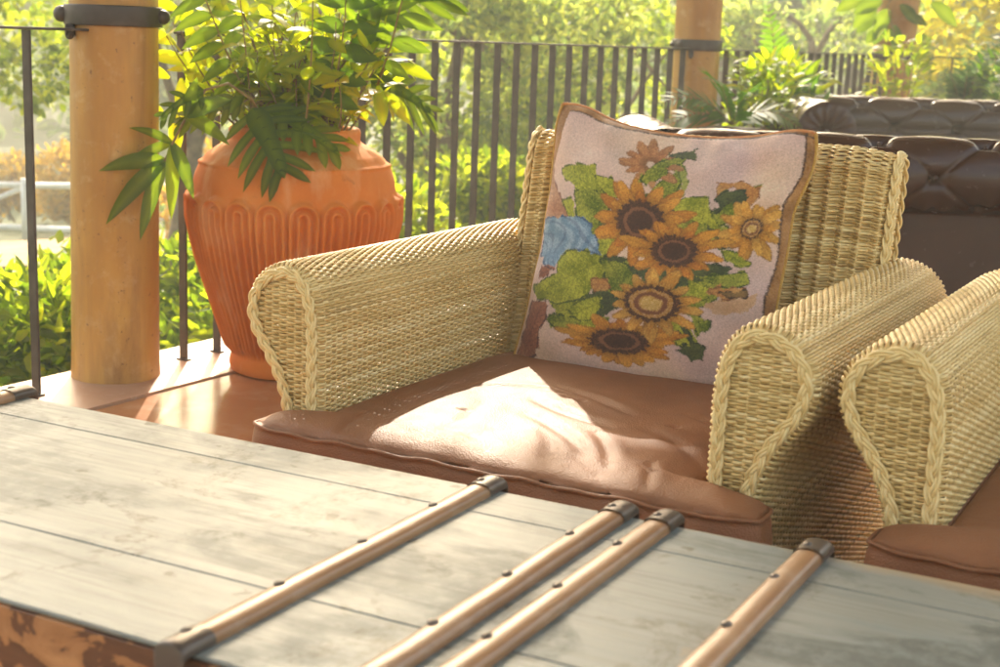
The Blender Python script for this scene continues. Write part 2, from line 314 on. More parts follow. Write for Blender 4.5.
M=dict(floor=m_floor(),kerb=m_kerb(),pillar=m_pillar(),iron=m_metal('dark brown iron',(.058,.043,.035),.45),terracotta=m_terracotta(),wicker=m_wicker(),
 leather=m_leather('tan brown leather',(.21,.082,.032),(.28,.115,.046),(.33,.145,.064),.53,330,.6,.3,.33),
 oxblood=m_leather('dark brown chesterfield leather',(.045,.017,.008),(.055,.021,.010),(.065,.026,.013),.25,300,.03,.02,.36),
 top=m_painted_top(),side=m_chipped(),batten=m_batten(),cap=m_metal('blackened cap metal',(.09,.07,.055),.3),
 bark=m_bark(),pillow=m_pillow(),
 white=m_simple('weathered white paint',(.62,.60,.55),(.78,.77,.73),8,.6),
 lawn=m_simple('lawn soil',(.045,.06,.014),(.10,.11,.03),2.2,.9,.5),
 sand=m_simple('sandy path',(.30,.20,.09),(.40,.28,.14),3,.9,.3),
 hill=m_simple('wooded hill ground',(.05,.075,.03),(.12,.14,.07),.3,.95,.5),
 wood=m_simple('roof boards',(.30,.22,.14),(.42,.32,.21),3,.6),
 stem=m_simple('brown stems',(.17,.10,.03),(.28,.19,.05),30,.6),
 gold=m_simple('gold cord',(.50,.27,.05),(.62,.38,.09),90,.6,.4),
 orange_cord=m_simple('orange cord',(.60,.22,.07),(.70,.36,.14),90,.7,.4),
 soil=m_simple('potting soil',(.04,.025,.015),(.08,.05,.03),40,.95,.6))
M['hedge']=leaf_mat('hedge leaf',(.035,.06,.008),(.085,.125,.014),(.27,.28,.02),.66,.45,(3.4,3.4,.8))
M['fern']=leaf_mat('fern leaf',(.016,.040,.008),(.045,.095,.014),(.12,.18,.02),.55,.55,(3,3.4,.8))
M['philo']=leaf_mat('lobed leaf',(.026,.050,.010),(.065,.105,.015),(.14,.19,.022),.5,.38,(3.3,3.3,.7))
M['bright']=leaf_mat('bright backlit leaf',(.06,.11,.008),(.16,.22,.012),(.30,.30,.015),.7,.4,(2.8,2.8,.6))
M['olive']=leaf_mat('grey-green tree leaf',(.045,.075,.035),(.09,.12,.05),(.27,.27,.07),.65,.5,(3.4,3.5,1.7))
M['yellow']=leaf_mat('yellow tree leaf',(.14,.13,.015),(.28,.23,.02),(.42,.32,.03),.6)
M['blue']=leaf_mat('blue-green leaf',(.03,.065,.04),(.07,.12,.08),(.12,.18,.11),.4)
M['rust']=leaf_mat('orange croton leaf',(.15,.13,.03),(.30,.22,.05),(.42,.32,.08),.5,.5,(2.4,2.0,.8))
M['far']=leaf_mat('distant wood leaf',(.05,.08,.04),(.10,.13,.065),(.26,.26,.12),.6,.6,(3.3,3.4,2.0))
# ---------------------------------------------------------------- frames of reference
def axes(deg): a=math.radians(deg);return np.array([[math.cos(a),-math.sin(a),0],[math.sin(a),math.cos(a),0],[0,0,1.]])
TAX=axes(math.degrees(.48585));TO=V(.013,1.905,0)      # table: origin = back end of second batten, at floor level
RAX=axes(math.degrees(.5371));RO=V(-1.015,4.53,0)      # railing line
def CP(u,w,z): return CO+CU*u+CW*w+V(0,0,z)
# ---------------------------------------------------------------- terrain
def gz(x,y):
    d=(x-RO[0])*-RAX[0][0]+(y-RO[1])*-RAX[0][1]   # distance out from the rail line
    d=np.maximum(0,d)
    z=-.6-.08*np.minimum(d,26)-.01*np.clip(d-26,0,14)
    z=z+np.clip(d-34,0,55)*.17
    return z
xs=np.concatenate([np.linspace(-300,-40,14),np.linspace(-36,60,70),np.linspace(66,330,14)])
ys=np.concatenate([np.linspace(-120,-10,8),np.linspace(-8,80,66),np.linspace(86,420,20)])
X,Y=np.meshgrid(xs,ys,indexing='ij');Z=gz(X,Y)+.12*vnoise(np.stack([X,Y,0*X],-1),3,.25)
tag(mesh_obj('ground',np.stack([X,Y,Z],-1).reshape(-1,3),grid_faces(len(xs),len(ys)),M['lawn']),kind='structure')
# sandy path down in the garden
pts=np.array([(-30,15),(-18,16.2),(-11,14.6),(-6.4,12.8),(-3.2,13.5),(0,17),(4,24)],float)
pp=resamp(pts,50);tg=np.gradient(pp,axis=0);tg/=np.linalg.norm(tg,axis=1)[:,None];nr=np.c_[-tg[:,1],tg[:,0]]
row=[]
for k in np.linspace(-1.3,1.3,7):
    q=pp+nr*k;row.append(np.c_[q,gz(q[:,0],q[:,1])+.14])
row=np.array(row);tag(mesh_obj('path',row.reshape(-1,3),grid_faces(7,50),M['sand']),kind='structure')
# ---------------------------------------------------------------- terrace floor
def RP(s,d,z): return RO+RAX[1]*s+RAX[0]*d+V(0,0,z)     # s along rail, d inwards
SC3=7.56
mb=MB()
def slab(pts,z0,z1):
    n=len(pts);v=[(*p[:2],z0) for p in pts]+[(*p[:2],z1) for p in pts]
    return np.array(v),[tuple(range(n))[::-1],tuple(range(n,2*n))]+[(i,(i+1)%n,(i+1)%n+n,i+n) for i in range(n)]
GD=.235; ED=-.155
corner=RP(SC3+.12,0,0)
v,f=slab([RP(-8,GD,0),RP(-8,9,0),RP(SC3-GD,9,0),RP(SC3-GD,GD,0)],-.5,-.004)
fl=mb.add(v,f).build('terrace_floor',M['floor'],smooth=False);tag(fl,kind='structure')
mb=MB()
v,f=slab([RP(-8,ED,0),RP(-8,GD-.012,0),RP(SC3-GD+.012,GD-.012,0),RP(SC3-GD+.012,9,0),RP(SC3+.16,9,0),RP(SC3+.16,ED,0)],-.55,.0)
v,f2=slab([RP(-8,ED,0),RP(SC3+.16,ED,0),RP(SC3+.16,GD-.012,0),RP(-8,GD-.012,0)],-.55,.002)
mb.add(v,f2)
v,f2=slab([RP(SC3-GD,GD-.01,0),RP(SC3+.16,GD-.01,0),RP(SC3+.16,9,0),RP(SC3-GD,9,0)],-.55,.001)
mb.add(v,f2)
tag(mb.build('terrace_kerb',M['kerb'],smooth=False),kind='structure')
# ---------------------------------------------------------------- porch roof
mb=MB()
v,f=slab([RP(-8,-.35,0),RP(-8,RD,0),RP(SC3+.35,RD,0),RP(SC3+.35,-.35,0)],ROOFZ,ROOFZ+.12);mb.add(v,f)
rf=empty('porch_roof',RP(0,3,ROOFZ),'dark boarded porch roof carried on the timber columns','roof')
o=mb.build('roof_deck',M['wood'],rf,False);o.matrix_parent_inverse=rf.matrix_world.inverted()
o.location=-V(*rf.location)
mb=MB()
for d in (0,RD-.2): 
    v,f=slab([RP(-8,d-.06,0),RP(-8,d+.06,0),RP(SC3+.3,d+.06,0),RP(SC3+.3,d-.06,0)],ROOFZ-.16,ROOFZ-.003);mb.add(v,f)
o=mb.build('beam',M['wood'],rf,False);o.location=-V(*rf.location)
# ---------------------------------------------------------------- columns
def column(P,r,label,band_z,ballside,lean=0.0,band_r=None,top=ROOFZ-.16):
    c=empty('timber_column',P,label,'column','round timber columns along the railing')
    n=64;zs=np.linspace(0,top,90);th=np.arange(n)*2*math.pi/n
    Z,T=np.meshgrid(zs,th,indexing='ij')
    sd=P[0]*13+5
    rr=r*(1+.018*vnoise(np.stack([np.cos(T),np.sin(T),Z*.8],-1),int(abs(sd)),1.2)+.05*np.exp(-Z/.05)*.6-.012*Z)
    v=np.stack([rr*np.cos(T)+lean*Z,rr*np.sin(T),Z],-1)
    mesh_obj('shaft',v.reshape(-1,3),grid_faces(len(zs),n,True),M['pillar'],c)
    b=MB();R=(band_r or r)*1.03;h=.058
    b.lathe([(R-.01,band_z),(R+.006,band_z),(R+.007,band_z+.004),(R+.007,band_z+h-.004),(R+.006,band_z+h),(R-.01,band_z+h)],48,(lean*band_z,0,0))
    bo=b.build('iron_band',M['iron'],c)
    # bolts with domed heads left and right, clamp under the band
    for ang,rad in ballside:
        a=math.radians(ang);d=V(math.cos(a),math.sin(a),0)
        q=MB().ball(V(lean*band_z,0,band_z+h*.52)+d*(R+.012),rad,9);q.build('bolt_head',M['iron'],bo)
    a=math.radians(ballside[0][0]+28);d=V(math.cos(a),math.sin(a),0)
    q=MB().box((-.013,-.012,-.034),(.013,.012,.002),o=V(lean*band_z,0,band_z)+d*(R+.006),bev=.004)
    q.ball(V(lean*band_z,0,band_z-.03)+d*(R+.008),.012,7).build('clamp',M['iron'],bo)
    return c
column(V(-1.170,4.305,0),.129,'thick ochre timber column nearest, standing beside the big terracotta urn',1.046,[(197,.024),(-2,.022)],lean=.010)
P2=RP(3.94,0,0);column(P2,.124,'timber column behind the flowered cushion with ferns round its foot',1.024,[(222,.018),(190,.014)])
P3=RP(SC3,0,0);column(P3,.150,'furthest timber column at the corner, climbed by a broad-leaved vine',1.0,[(230,.018),(10,.012)],lean=.012)
# ---------------------------------------------------------------- railings
def railing(s0,s1,bals,label,start=None,dirv=None,name='iron_railing'):
    o=start if start is not None else RO;dv=dirv if dirv is not None else RAX[1]
    nv=np.array([dv[1],-dv[0],0])
    base=o+dv*(s0+s1)/2
    c=empty(name,base,label,'railing','iron railings between the columns',rz=math.atan2(dv[1],dv[0]))
    m=MB().box((s0-(s0+s1)/2,-.021,1.029),(s1-(s0+s1)/2,.021,1.037),bev=.002);m.build('top_rail',M['iron'],c,False)
    first=None
    for b in bals:
        x=b-(s0+s1)/2
        if first is None:
            mm=MB().box((-.0045,-.0155,.004),(.0045,.0155,1.0285),bev=.0015);mm.box((-.012,-.022,.0025),(.012,.022,.008))
            ob=mm.build('baluster',M['iron'],c,False);first=ob
        else:
            ob=first.copy();COL.objects.link(ob);ob.parent=c
        ob.location=(x,0,0);ob.rotation_euler[2]=random.uniform(-.05,.05)
random.seed(3)
sp=.1566
railing(-3.2,-.29,[-.598-.62*k for k in range(5)],'iron railing left of the nearest column, with widely spaced bars')
railing(-.29+.28,3.82,[.003+sp*k for k in range(0,25) if .003+sp*k<3.80],'iron railing between the urn column and the fern column')
railing(4.08,SC3-.12,[4.2+sp*k for k in range(22) if 4.2+sp*k<SC3-.15],'iron railing behind the far sofa, between second and last column')
railing(.15,5.2,[.45+.45*k for k in range(11)],'thin far railing running right from the last column',start=P3,dirv=RAX[0])
# ---------------------------------------------------------------- terracotta urn
POT=V(-.655,4.50,0)
def urn():
    nz=230;cells=21;per=28;n=cells*per
    # profile radius(z)
    zz=np.array([0,.012,.035,.05,.08,.2,.35,.48,.56,.61,.65,.68,.70,.715,.722,.735,.755,.762,.757,.70])
    rr=np.array([.196,.204,.204,.196,.197,.235,.285,  .314,.315,.308,.292,.266,.236,.210,.197,.201,.205,.196,.176,.172])
    d=np.r_[0,np.cumsum(np.hypot(np.diff(zz),np.diff(rr)))];q=np.linspace(0,d[-1],nz)
    Zp=np.interp(q,d,zz);Rp=np.interp(q,d,rr)
    for _ in range(5):
        Rp[2:-2]=(Rp[:-4]+2*Rp[1:-3]+3*Rp[2:-2]+2*Rp[3:-1]+Rp[4:])/9
    th=np.arange(n)*2*math.pi/n
    Z,T=np.meshgrid(Zp,th,indexing='ij');R=np.repeat(Rp[:,None],n,1)
    cw=2*math.pi*R/cells;x=((T/(2*math.pi)*cells)%1-.5)*cw     # metres from cell centre
    W=2*math.pi*.305/cells
    sc=cw/W
    dz=(Z-.515)
    dist=np.where(dz>0,np.hypot(x,dz*1.0),np.abs(x))/sc
    def ridge(c,w): return np.exp(-((dist-c)/w)**2)
    h=ridge(.40*W,.080*W)*.025+ridge(.15*W,.075*W)*.022
    base=np.clip((Z-.055)/.03,0,1)
    topf=np.where(dz>0,(dist<.56*W).astype(float),1)
    h=h*base*topf*(Z<.62)
    h=h+np.exp(-((Z-.652)/.0045)**2)*(.006+.002*np.sin(T*150))*(Z>.6)      # rope line
    ins=np.arange(nz)[:,None]>nz*.93
    R=R+np.where(ins,0,h)+.0015*vnoise(np.stack([np.cos(T),np.sin(T),Z*3],-1),4,2)
    v=np.stack([R*np.cos(T),R*np.sin(T),Z],-1)
    return v,grid_faces(nz,n,True)
v,f=urn()
ur=empty('terracotta_urn',POT,'big orange terracotta urn with looped fluting, holding the leafy plant','urn')
mesh_obj('urn_body',v.reshape(-1,3),f,M['terracotta'],ur)
MB().lathe([(.001,.700),(.10,.705),(.176,.695)],32).build('soil',M['soil'],ur)
# ---------------------------------------------------------------- leaves
def frame(d,up=(0,0,1)):
    d=np.array(d,float);d/=np.linalg.norm(d);up=np.array(up,float)
    s=np.cross(d,up);k=np.linalg.norm(s);s=s/k if k>1e-3 else V(1,0,0)
    return d,s,np.cross(s,d)
def blade(mb,P0,d,up,L,W,droop=.3,fold=.15,n=6,t=.5,shape=1.0,twist=0.0):
    """simple pointed leaf as a folded strip following a drooping midrib"""
    d,s,u=frame(d,up)
    if twist: s,u=s*math.cos(twist)+u*math.sin(twist),u*math.cos(twist)-s*math.sin(twist)
    v=[];p=np.array(P0,float);dirn=d.copy()
    for i in range(n+1):
        k=i/n;w=W*.5*(math.sin(math.pi*min(1,(k*.96+.04))**shape))**.8
        if i==n:w=W*.01
        v+= [p-s*w+u*fold*w,p,p+s*w+u*fold*w]
        dirn=dirn-V(0,0,1)*droop/n;dirn/=np.linalg.norm(dirn);p=p+dirn*L/n
        u=np.cross(s,dirn)
    F=[]
    for i in range(n):
        a=i*3;F+=[(a,a+1,a+4,a+3),(a+1,a+2,a+5,a+4)]
    mb.add(np.array(v),F,np.tile([t-.08,t+.30,t-.08],len(v)//3))
def lobed(mb,P0,d,up,L,W,lobes=6,droop=.4,t=.5,r=None):
    """deeply cut leaf: a narrow central blade with finger lobes on both sides"""
    r=r or random;d,s,u=frame(d,up)
    n=14;pts=[];dirs=[];us=[];p=np.array(P0,float);dn=d.copy()
    for i in range(n+1):
        pts.append(p.copy());dirs.append(dn.copy());us.append(np.cross(s,dn))
        dn=dn-V(0,0,1)*droop/n;dn/=np.linalg.norm(dn);p=p+dn*L/n
    def at(k):
        q=min(n-1e-6,k*n);i=int(q);f=q-i;return pts[i]*(1-f)+pts[i+1]*f,dirs[i],us[i]
    v=[]
    core=[.0,.09,.12,.13,.125,.12,.11,.10,.095,.09,.085,.08,.07,.045,.003]
    for i in range(n+1):
        w=W*core[i]*1.15;v+=[pts[i]-s*w+us[i]*.12*w,pts[i],pts[i]+s*w+us[i]*.12*w]
    F=[]
    for i in range(n):
        a=i*3;F+=[(a,a+1,a+4,a+3),(a+1,a+2,a+5,a+4)]
    mb.add(np.array(v),F,np.tile([t-.05,t+.45,t-.05],len(v)//3))
    for j in range(lobes):
        k=.10+.74*j/(lobes-1)
        for sg in (-1,1):
            kk=k+r.uniform(-.02,.02);q,dd,uu=at(kk)
            ang=math.radians(88-52*k)+r.uniform(-.1,.1)
            ld=dd*math.cos(ang)+s*sg*math.sin(ang)+uu*r.uniform(-.05,.18)
            LL=W*.5*(.72+.45*math.sin(math.pi*min(1,k*1.05+.12)))*r.uniform(.9,1.1)
            sd=np.cross(uu,ld);sd/=np.linalg.norm(sd)
            lv=[];m=6;wd=L*.060
            for i in range(m+1):
                a=i/m;w=wd*[1.15,.95,.88,.95,.9,.6,.04][i]
                pc=q+ld*LL*a+dd*LL*.22*a*a-uu*LL*.16*a*a
                lv+=[pc-sd*w,pc-uu*w*.12,pc+sd*w]
            LF=[]
            for i in range(m):
                b=i*3;LF+=[(b,b+1,b+4,b+3),(b+1,b+2,b+5,b+4)]
            tt=t+r.uniform(-.1,.1);mb.add(np.array(lv),LF,np.tile([tt-.08,tt+.3,tt-.08],len(lv)//3))
def frond(mb,pts,W,n=18,t=.5,stem=None,pw=.22,lean=.5,droop=.25,r=random):
    """pinnate frond along a polyline"""
    pts=np.array(pts,float);d=np.r_[0,np.cumsum(np.linalg.norm(np.diff(pts,axis=0),axis=1))];L=d[-1]
    at=lambda k:np.array([np.interp(k*L,d,pts[:,c]) for c in range(3)])
    for j in range(n):
        k=.12+.86*j/(n-1);p=at(k);q=at(min(1,k+.03))-at(max(0,k-.03));q/=np.linalg.norm(q)
        s=np.cross(q,V(0.12,-.35,1));s/=np.linalg.norm(s)
        l=W*math.sin(math.pi*(.12+.84*k))**.7*(1.05-.45*k)
        for sg in (-1,1):
            dd=s*sg+q*lean+V(0,0,r.uniform(-.1,.1))
            blade(mb,p,dd,np.cross(s,q)*1.0,l*r.uniform(.9,1.08),l*pw,droop,.1,5,t+r.uniform(-.12,.12),.75)
    if stem is not None: stem.tube(pts,np.linspace(.004,.0012,len(pts)),5)
def curve(a,b,bend,n=8):
    a=np.array(a,float);b=np.array(b,float);t=np.linspace(0,1,n)[:,None];return a*(1-t)+b*t+np.array(bend,float)*4*t*(1-t)
# plant in the urn --------------------------------------------------
R=random.Random(11)
pl_=empty('urn_plant',POT+V(0,0,.70),'tall leafy plant with cut leaves and thin brown stems growing out of the urn','plant')
st=MB();lf=MB();lf2=MB()
mouth=V(0,0,0)
for i in range(80):      # thin upright stems
    a=R.uniform(0,6.28);q=R.uniform(0,.15);p0=V(math.cos(a)*q,math.sin(a)*q,-.02)
    hx=R.gauss(0,.12);p1=p0+V(hx*1.1,R.gauss(0,.12),R.uniform(.22,.50))
    c=curve(p0,p1,(R.gauss(0,.03),R.gauss(0,.02),0),7);st.tube(c,np.linspace(.0042,.0016,7),5,t=R.random())
    for k in range(R.randint(7,13)):   # leaflets along the upper part
        u=R.uniform(.36,1);p=c[min(6,int(u*6))]+V(R.gauss(0,.02),R.gauss(0,.02),R.gauss(0,.02))
        dd=V(R.gauss(0,1),R.gauss(0,1),R.uniform(-.35,.7));L=R.uniform(.05,.115)
        blade(lf,p,dd,V(R.gauss(0,.4),R.gauss(0,.4)-.4,1),L,L*R.uniform(.3,.48),R.uniform(.1,.7),.15,4,R.betavariate(2.8,1.4),.8)
for i in range(480):     # dense backlit mass above the urn
    th_=R.uniform(0,6.28);q=.33*math.sqrt(R.random());p=V(math.cos(th_)*q*1.08-.02,math.sin(th_)*q*.7,R.uniform(.12,.48))
    if R.random()<.9*(1-p[2]/.30) : continue
    dd=V(R.gauss(0,1),R.gauss(0,1),R.uniform(-.6,.5));L=R.uniform(.05,.10)
    blade(lf,p,dd,V(R.gauss(0,.5),R.gauss(0,.5)-.3,1),L,L*R.uniform(.28,.5),R.uniform(.2,.9),.15,4,R.betavariate(3.2,1.3),.8)
# large cut leaves: positions relative to the urn mouth
def stalk(p0,p1,bend): c=curve(p0,p1,bend,9);st.tube(c,np.linspace(.0055,.003,9),6);return c[-1]
bigs=[ # tip-of-stalk, direction, up, L, W, droop
 ((-.10,-.20,.125),(.38,-.35,-.50),(.1,-.9,.45),.25,.25,.35),
 ((-.06,-.18,.13),(.82,-.25,-.30),(.2,-.75,.8),.28,.17,.35),
 ((-.13,-.16,.14),(-.85,-.3,-.15),(-.2,-.7,.8),.22,.15,.35),
 ((.20,-.10,.30),(.25,-.2,.8),(.2,-1,.1),.30,.26,.2),
 ((.24,-.06,.42),(.85,-.1,.45),(.0,-.8,.6),.26,.22,.6),
 ((.22,.0,.22),(.8,.1,-.2),(.0,-.7,.8),.24,.20,.5),
 ((-.20,-.05,.50),(-.5,-.3,.7),(0,-.9,.4),.28,.22,.4),
]
for (p,d,up,L,W,dr) in bigs:
    e=stalk(V(p[0]*.25,p[1]*.3,0),V(*p),(0,0,.06));lobed(lf2,e,d,up,L,W,6,dr,R.uniform(.25,.75),R)
# dark frond on the left, rising out of the picture
c=curve(V(-.08,-.10,.02),V(-.30,-.16,.78),(-.02,-.02,.05),9)
c=np.array([(-.10,-.10,.10),(-.15,-.13,.20),(-.20,-.15,.32),(-.25,-.16,.45),(-.29,-.17,.58),(-.33,-.18,.72)])
frond(lf2,c,.20,13,.45,st,.24,.25,.5,R)
c=np.array([(.26,-.10,.20),(.30,-.12,.32),(.33,-.12,.45),(.34,-.13,.60),(.36,-.13,.75)]);frond(lf2,c,.17,8,.45,st,.34,.35,.4,R)
c=np.array([(.12,-.14,.10),(.15,-.17,.25),(.17,-.18,.40),(.17,-.19,.58)]);frond(lf2,c,.15,7,.15,st,.45,.4,.5,R)
# runner hanging out to the left with drooping leaves
c=np.array([(-.06,-.15,.06),(-.10,-.20,.15),(-.16,-.25,.195),(-.22,-.28,.175),(-.27,-.30,.10),(-.31,-.31,.02),(-.33,-.32,-.03)]);st.tube(c,np.linspace(.005,.0032,7),6)
E_=c[-1]
for (d,L,W,o) in (((-.9,-.15,.12),.19,.05,0),((-.75,-.2,-.55),.25,.052,0),((-.35,-.2,-.9),.24,.05,0),((.0,-.15,-1),.22,.045,1),((.45,-.1,-.8),.17,.042,1),((-.7,-.1,.5),.13,.03,1),((.6,-.1,.45),.15,.055,2),((.7,-.1,-.2),.15,.045,2),((-.9,-.1,-.2),.16,.035,1),((.2,-.1,.9),.12,.04,2)):
    blade(lf2,c[-1-o],V(*d),V(.1,-.9,.5)+V(R.gauss(0,.25),0,R.gauss(0,.2)),L,W,.55,.22,8,R.uniform(.4,.9),.75)
lobed(lf2,c[3],V(-.5,-.2,-.2),V(0,-.8,.6),.16,.11,4,.5,.4,R)
for (x,z) in ((-.34,.30),(-.36,.20),(-.33,.40),(-.30,.24),(-.38,.10)):
    blade(lf,V(x,-.12,z),V(-.5,-.2,R.uniform(-.3,.5)),V(0,-.8,.6),.14,.05,.5,.15,6,.8)
    blade(lf,V(x+.03,-.1,z),V(.1,-.2,R.uniform(-1,-.4)),V(0,-.8,.6),.13,.045,.3,.15,6,.9)
for (x,z,d) in ((.33,.18,(.7,-.1,-.6)),(.31,.2,(.2,-.1,-1)),(.36,.26,(1,0,-.1)),(.34,.3,(.9,0,.4))):
    blade(lf,V(x-.05,-.08,z),V(*d),V(0,-.8,.6),.125,.045,.4,.15,6,R.uniform(.4,.8))
st.build('stems',M['stem'],pl_);lf.build('foliage',M['bright'],pl_);lf2.build('large_leaves',M['philo'],pl_)
# ---------------------------------------------------------------- wicker
def weave(F,L,Tn,pitch,stake,rs=.0030,amp=.0030,seg=4,side=5,mask=None,seed=0,ofs=0.0,rt=None):
    """tubes running along s (length L) stacked along t (length Tn); F(S,T)->P,N.  mask(T_j)->(s0,s1)"""
    r=np.random.default_rng(seed);rows=max(2,int(round(Tn/pitch)));VV=[];FF=[];TT=[];nb=0
    for j in range(rows):
        t=(j+.5)*Tn/rows
        s0,s1=(0,L) if mask is None else mask(t)
        if s1-s0<stake*.6: continue
        ns=max(6,int((s1-s0)/stake*seg)+1);S=np.linspace(s0,s1,ns)
        ph=math.pi*(S/stake+ofs)+math.pi*(j%2)
        P,N=F(S,np.full(ns,t)+r.normal(0,pitch*.035,ns).cumsum()*.0+r.normal(0,pitch*.05))
        P=P+N*(amp*np.cos(ph))[:,None]
        tg=np.gradient(P,axis=0);tg/=np.linalg.norm(tg,axis=1)[:,None]+1e-9
        B=np.cross(N,tg);B/=np.linalg.norm(B,axis=1)[:,None]+1e-9
        rj=rs*r.uniform(.9,1.12);th=np.arange(side)*2*math.pi/side
        wob=r.normal(0,pitch*.04,ns)
        P=P+B*wob[:,None]
        v=P[:,None]+rj*(N[:,None]*np.cos(th)[None,:,None]*.9+B[:,None]*np.sin(th)[None,:,None]*1.3)
        VV.append(v.reshape(-1,3));FF.append(grid_faces(ns,side,True)+nb);nb+=ns*side
        a=r.beta(2.5,2.2)+.12*np.interp(S,np.linspace(s0,s1,12),r.normal(0,1,12));TT.append(np.repeat(a,side))
    return VV,FF,TT,nb
def stakes(F,L,Tn,stake,r0=.0020,seg=.02,side=5,mask=None,nb=0,seed=1,ofs=0.0):
    r=np.random.default_rng(seed);VV=[];FF=[];TT=[]
    k=0
    n=int(L/stake)+1
    for i in range(n):
        s=(i+.5-ofs)*stake
        if s>L or s<0: continue
        T=np.linspace(0,Tn,max(4,int(Tn/seg)))
        if mask is not None:
            T=np.array([t for t in T if mask(t)[0]<=s<=mask(t)[1]])
            if len(T)<3: continue
        P,N=F(np.full(len(T),s),T);P=P-N*.0004
        tg=np.gradient(P,axis=0);tg/=np.linalg.norm(tg,axis=1)[:,None]+1e-9;B=np.cross(N,tg)
        th=np.arange(side)*2*math.pi/side
        v=P[:,None]+r0*(N[:,None]*np.cos(th)[None,:,None]+B[:,None]*np.sin(th)[None,:,None]*1.1)
        VV.append(v.reshape(-1,3));FF.append(grid_faces(len(T),side,True)+nb);nb+=len(T)*side;TT.append(np.full(len(T)*side,r.beta(2,2)))
    return VV,FF,TT,nb
def wv_obj(name,parts,parent):
    VV=[];FF=[];TT=[];nb=0
    for (v,f,t,n) in parts:
        for a,b,c in zip(v,f,t): VV.append(a);FF.append(b-b.min()+nb);TT.append(c);nb+=len(a)
    return mesh_obj(name,np.concatenate(VV),np.concatenate(FF),M['wicker'],parent,True,tint=np.concatenate(TT))
def braid(name,path,normal,parent,w=.0062,r=.0040,pitch=.060,tw=0.0):
    """three-strand plait along a path; normal: facing direction per point"""
    path=np.array(path,float);d=np.r_[0,np.cumsum(np.linalg.norm(np.diff(path,axis=0),axis=1))];L=d[-1]
    n=int(L/.0035);q=np.linspace(0,L,n);P=np.stack([np.interp(q,d,path[:,c]) for c in range(3)],-1)
    k=np.ones(5)/5
    for _ in range(2):
        for c in range(3):P[2:-2,c]=np.convolve(P[:,c],k,'valid')
    tg=np.gradient(P,axis=0);tg/=np.linalg.norm(tg,axis=1)[:,None]
    N=np.array(normal,float)
    if N.ndim==1: N=np.repeat(N[None],n,0)
    else: N=np.stack([np.interp(q,d,N[:,c]) for c in range(3)],-1)
    B=np.cross(N,tg);B/=np.linalg.norm(B,axis=1)[:,None];N=np.cross(tg,B)
    VV=[];FF=[];TT=[];nb=0;side=6;th=np.arange(side)*2*math.pi/side
    for s in range(3):
        for dup in (-1,1):
            ph=q/pitch*2*math.pi*.5*2/1.5+s*2*math.pi/3
            C=P+B*(w*np.sin(ph)+0)[:,None]+N*(r*.85*np.sin(2*ph)+r*.9)[:,None]
            t2=np.gradient(C,axis=0);t2/=np.linalg.norm(t2,axis=1)[:,None];b2=np.cross(N,t2);b2/=np.linalg.norm(b2,axis=1)[:,None];n2=np.cross(t2,b2)
            C=C+b2*(dup*r*.62)
            v=C[:,None]+r*.72*(n2[:,None]*np.cos(th)[None,:,None]+b2[:,None]*np.sin(th)[None,:,None])
            VV.append(v.reshape(-1,3));FF.append(grid_faces(n,side,True)+nb);nb+=n*side
            TT.append(np.full(n*side,.55+.3*rng.random()))
    return mesh_obj(name,np.concatenate(VV),np.concatenate(FF),M['wicker'],parent,True,tint=np.concatenate(TT))
# arm outline (outer side negative u), inner bottom -> over the top -> outer bottom; u measured from the chair's left edge
PROF=np.array([(.073,.02),(.073,.30),(.073,.45),(.073,.53),(.069,.575),(.057,.612),(.037,.638),(.010,.648),(-.020,.646),(-.052,.632),(-.076,.607),(-.088,.575),(-.087,.545),(-.073,.510),(-.047,.475),(-.026,.440),(-.012,.405),(-.004,.36),(-.002,.30),(-.002,.02)])
PR=resamp(PROF,400);PD=np.r_[0,np.cumsum(np.linalg.norm(np.diff(PR,axis=0),axis=1))];PLEN=PD[-1]
PT=np.gradient(PR,axis=0);PT/=np.linalg.norm(PT,axis=1)[:,None];PNn=np.c_[PT[:,1],-PT[:,0]]
# outward normal: the inner side (u max) must point to +u
if PNn[10][0]<0: PNn=-PNn
A0,A1=.103,.985       # front and rear face of the arms (w)
CW_TOT=.876           # inner edges .073 / .797 -> mirror about .435
def arm_fn(mirror,inset=.013):
    def F(S,T):
        u=np.interp(T,PD,PR[:,0]);z=np.interp(T,PD,PR[:,1]);nu=np.interp(T,PD,PNn[:,0]);nz=np.interp(T,PD,PNn[:,1])
        # arc over the rounded front edge: first part of s goes round radius 'inset'
        qa=inset*math.pi/2;a=np.clip(S/qa,0,1)*math.pi/2
        off=-inset*(1-np.sin(a));w=A0+inset*(1-np.cos(a))+np.maximum(0,S-qa)
        rear=np.clip((w-(A1-.02))/.02,0,1);off=off-.02*(1-np.sqrt(np.maximum(0,1-rear**2)))
        uu=u+nu*off;z2=z+nz*off
        z2=z2+.012*np.exp(-((w-.55)/.3)**2)*np.clip((z-.5)/.1,0,1)*0
        nw=-np.cos(a)
        N=np.stack([nu*np.sin(a),nw,nz*np.sin(a)],-1);N/=np.linalg.norm(N,axis=1)[:,None]+1e-9
        if mirror: uu=CW_TOT-uu;N=N*np.array([-1,1,1.])
        return np.stack([uu,w,z2],-1),N
    return F
LT=A1-A0+.013*(math.pi/2-1)
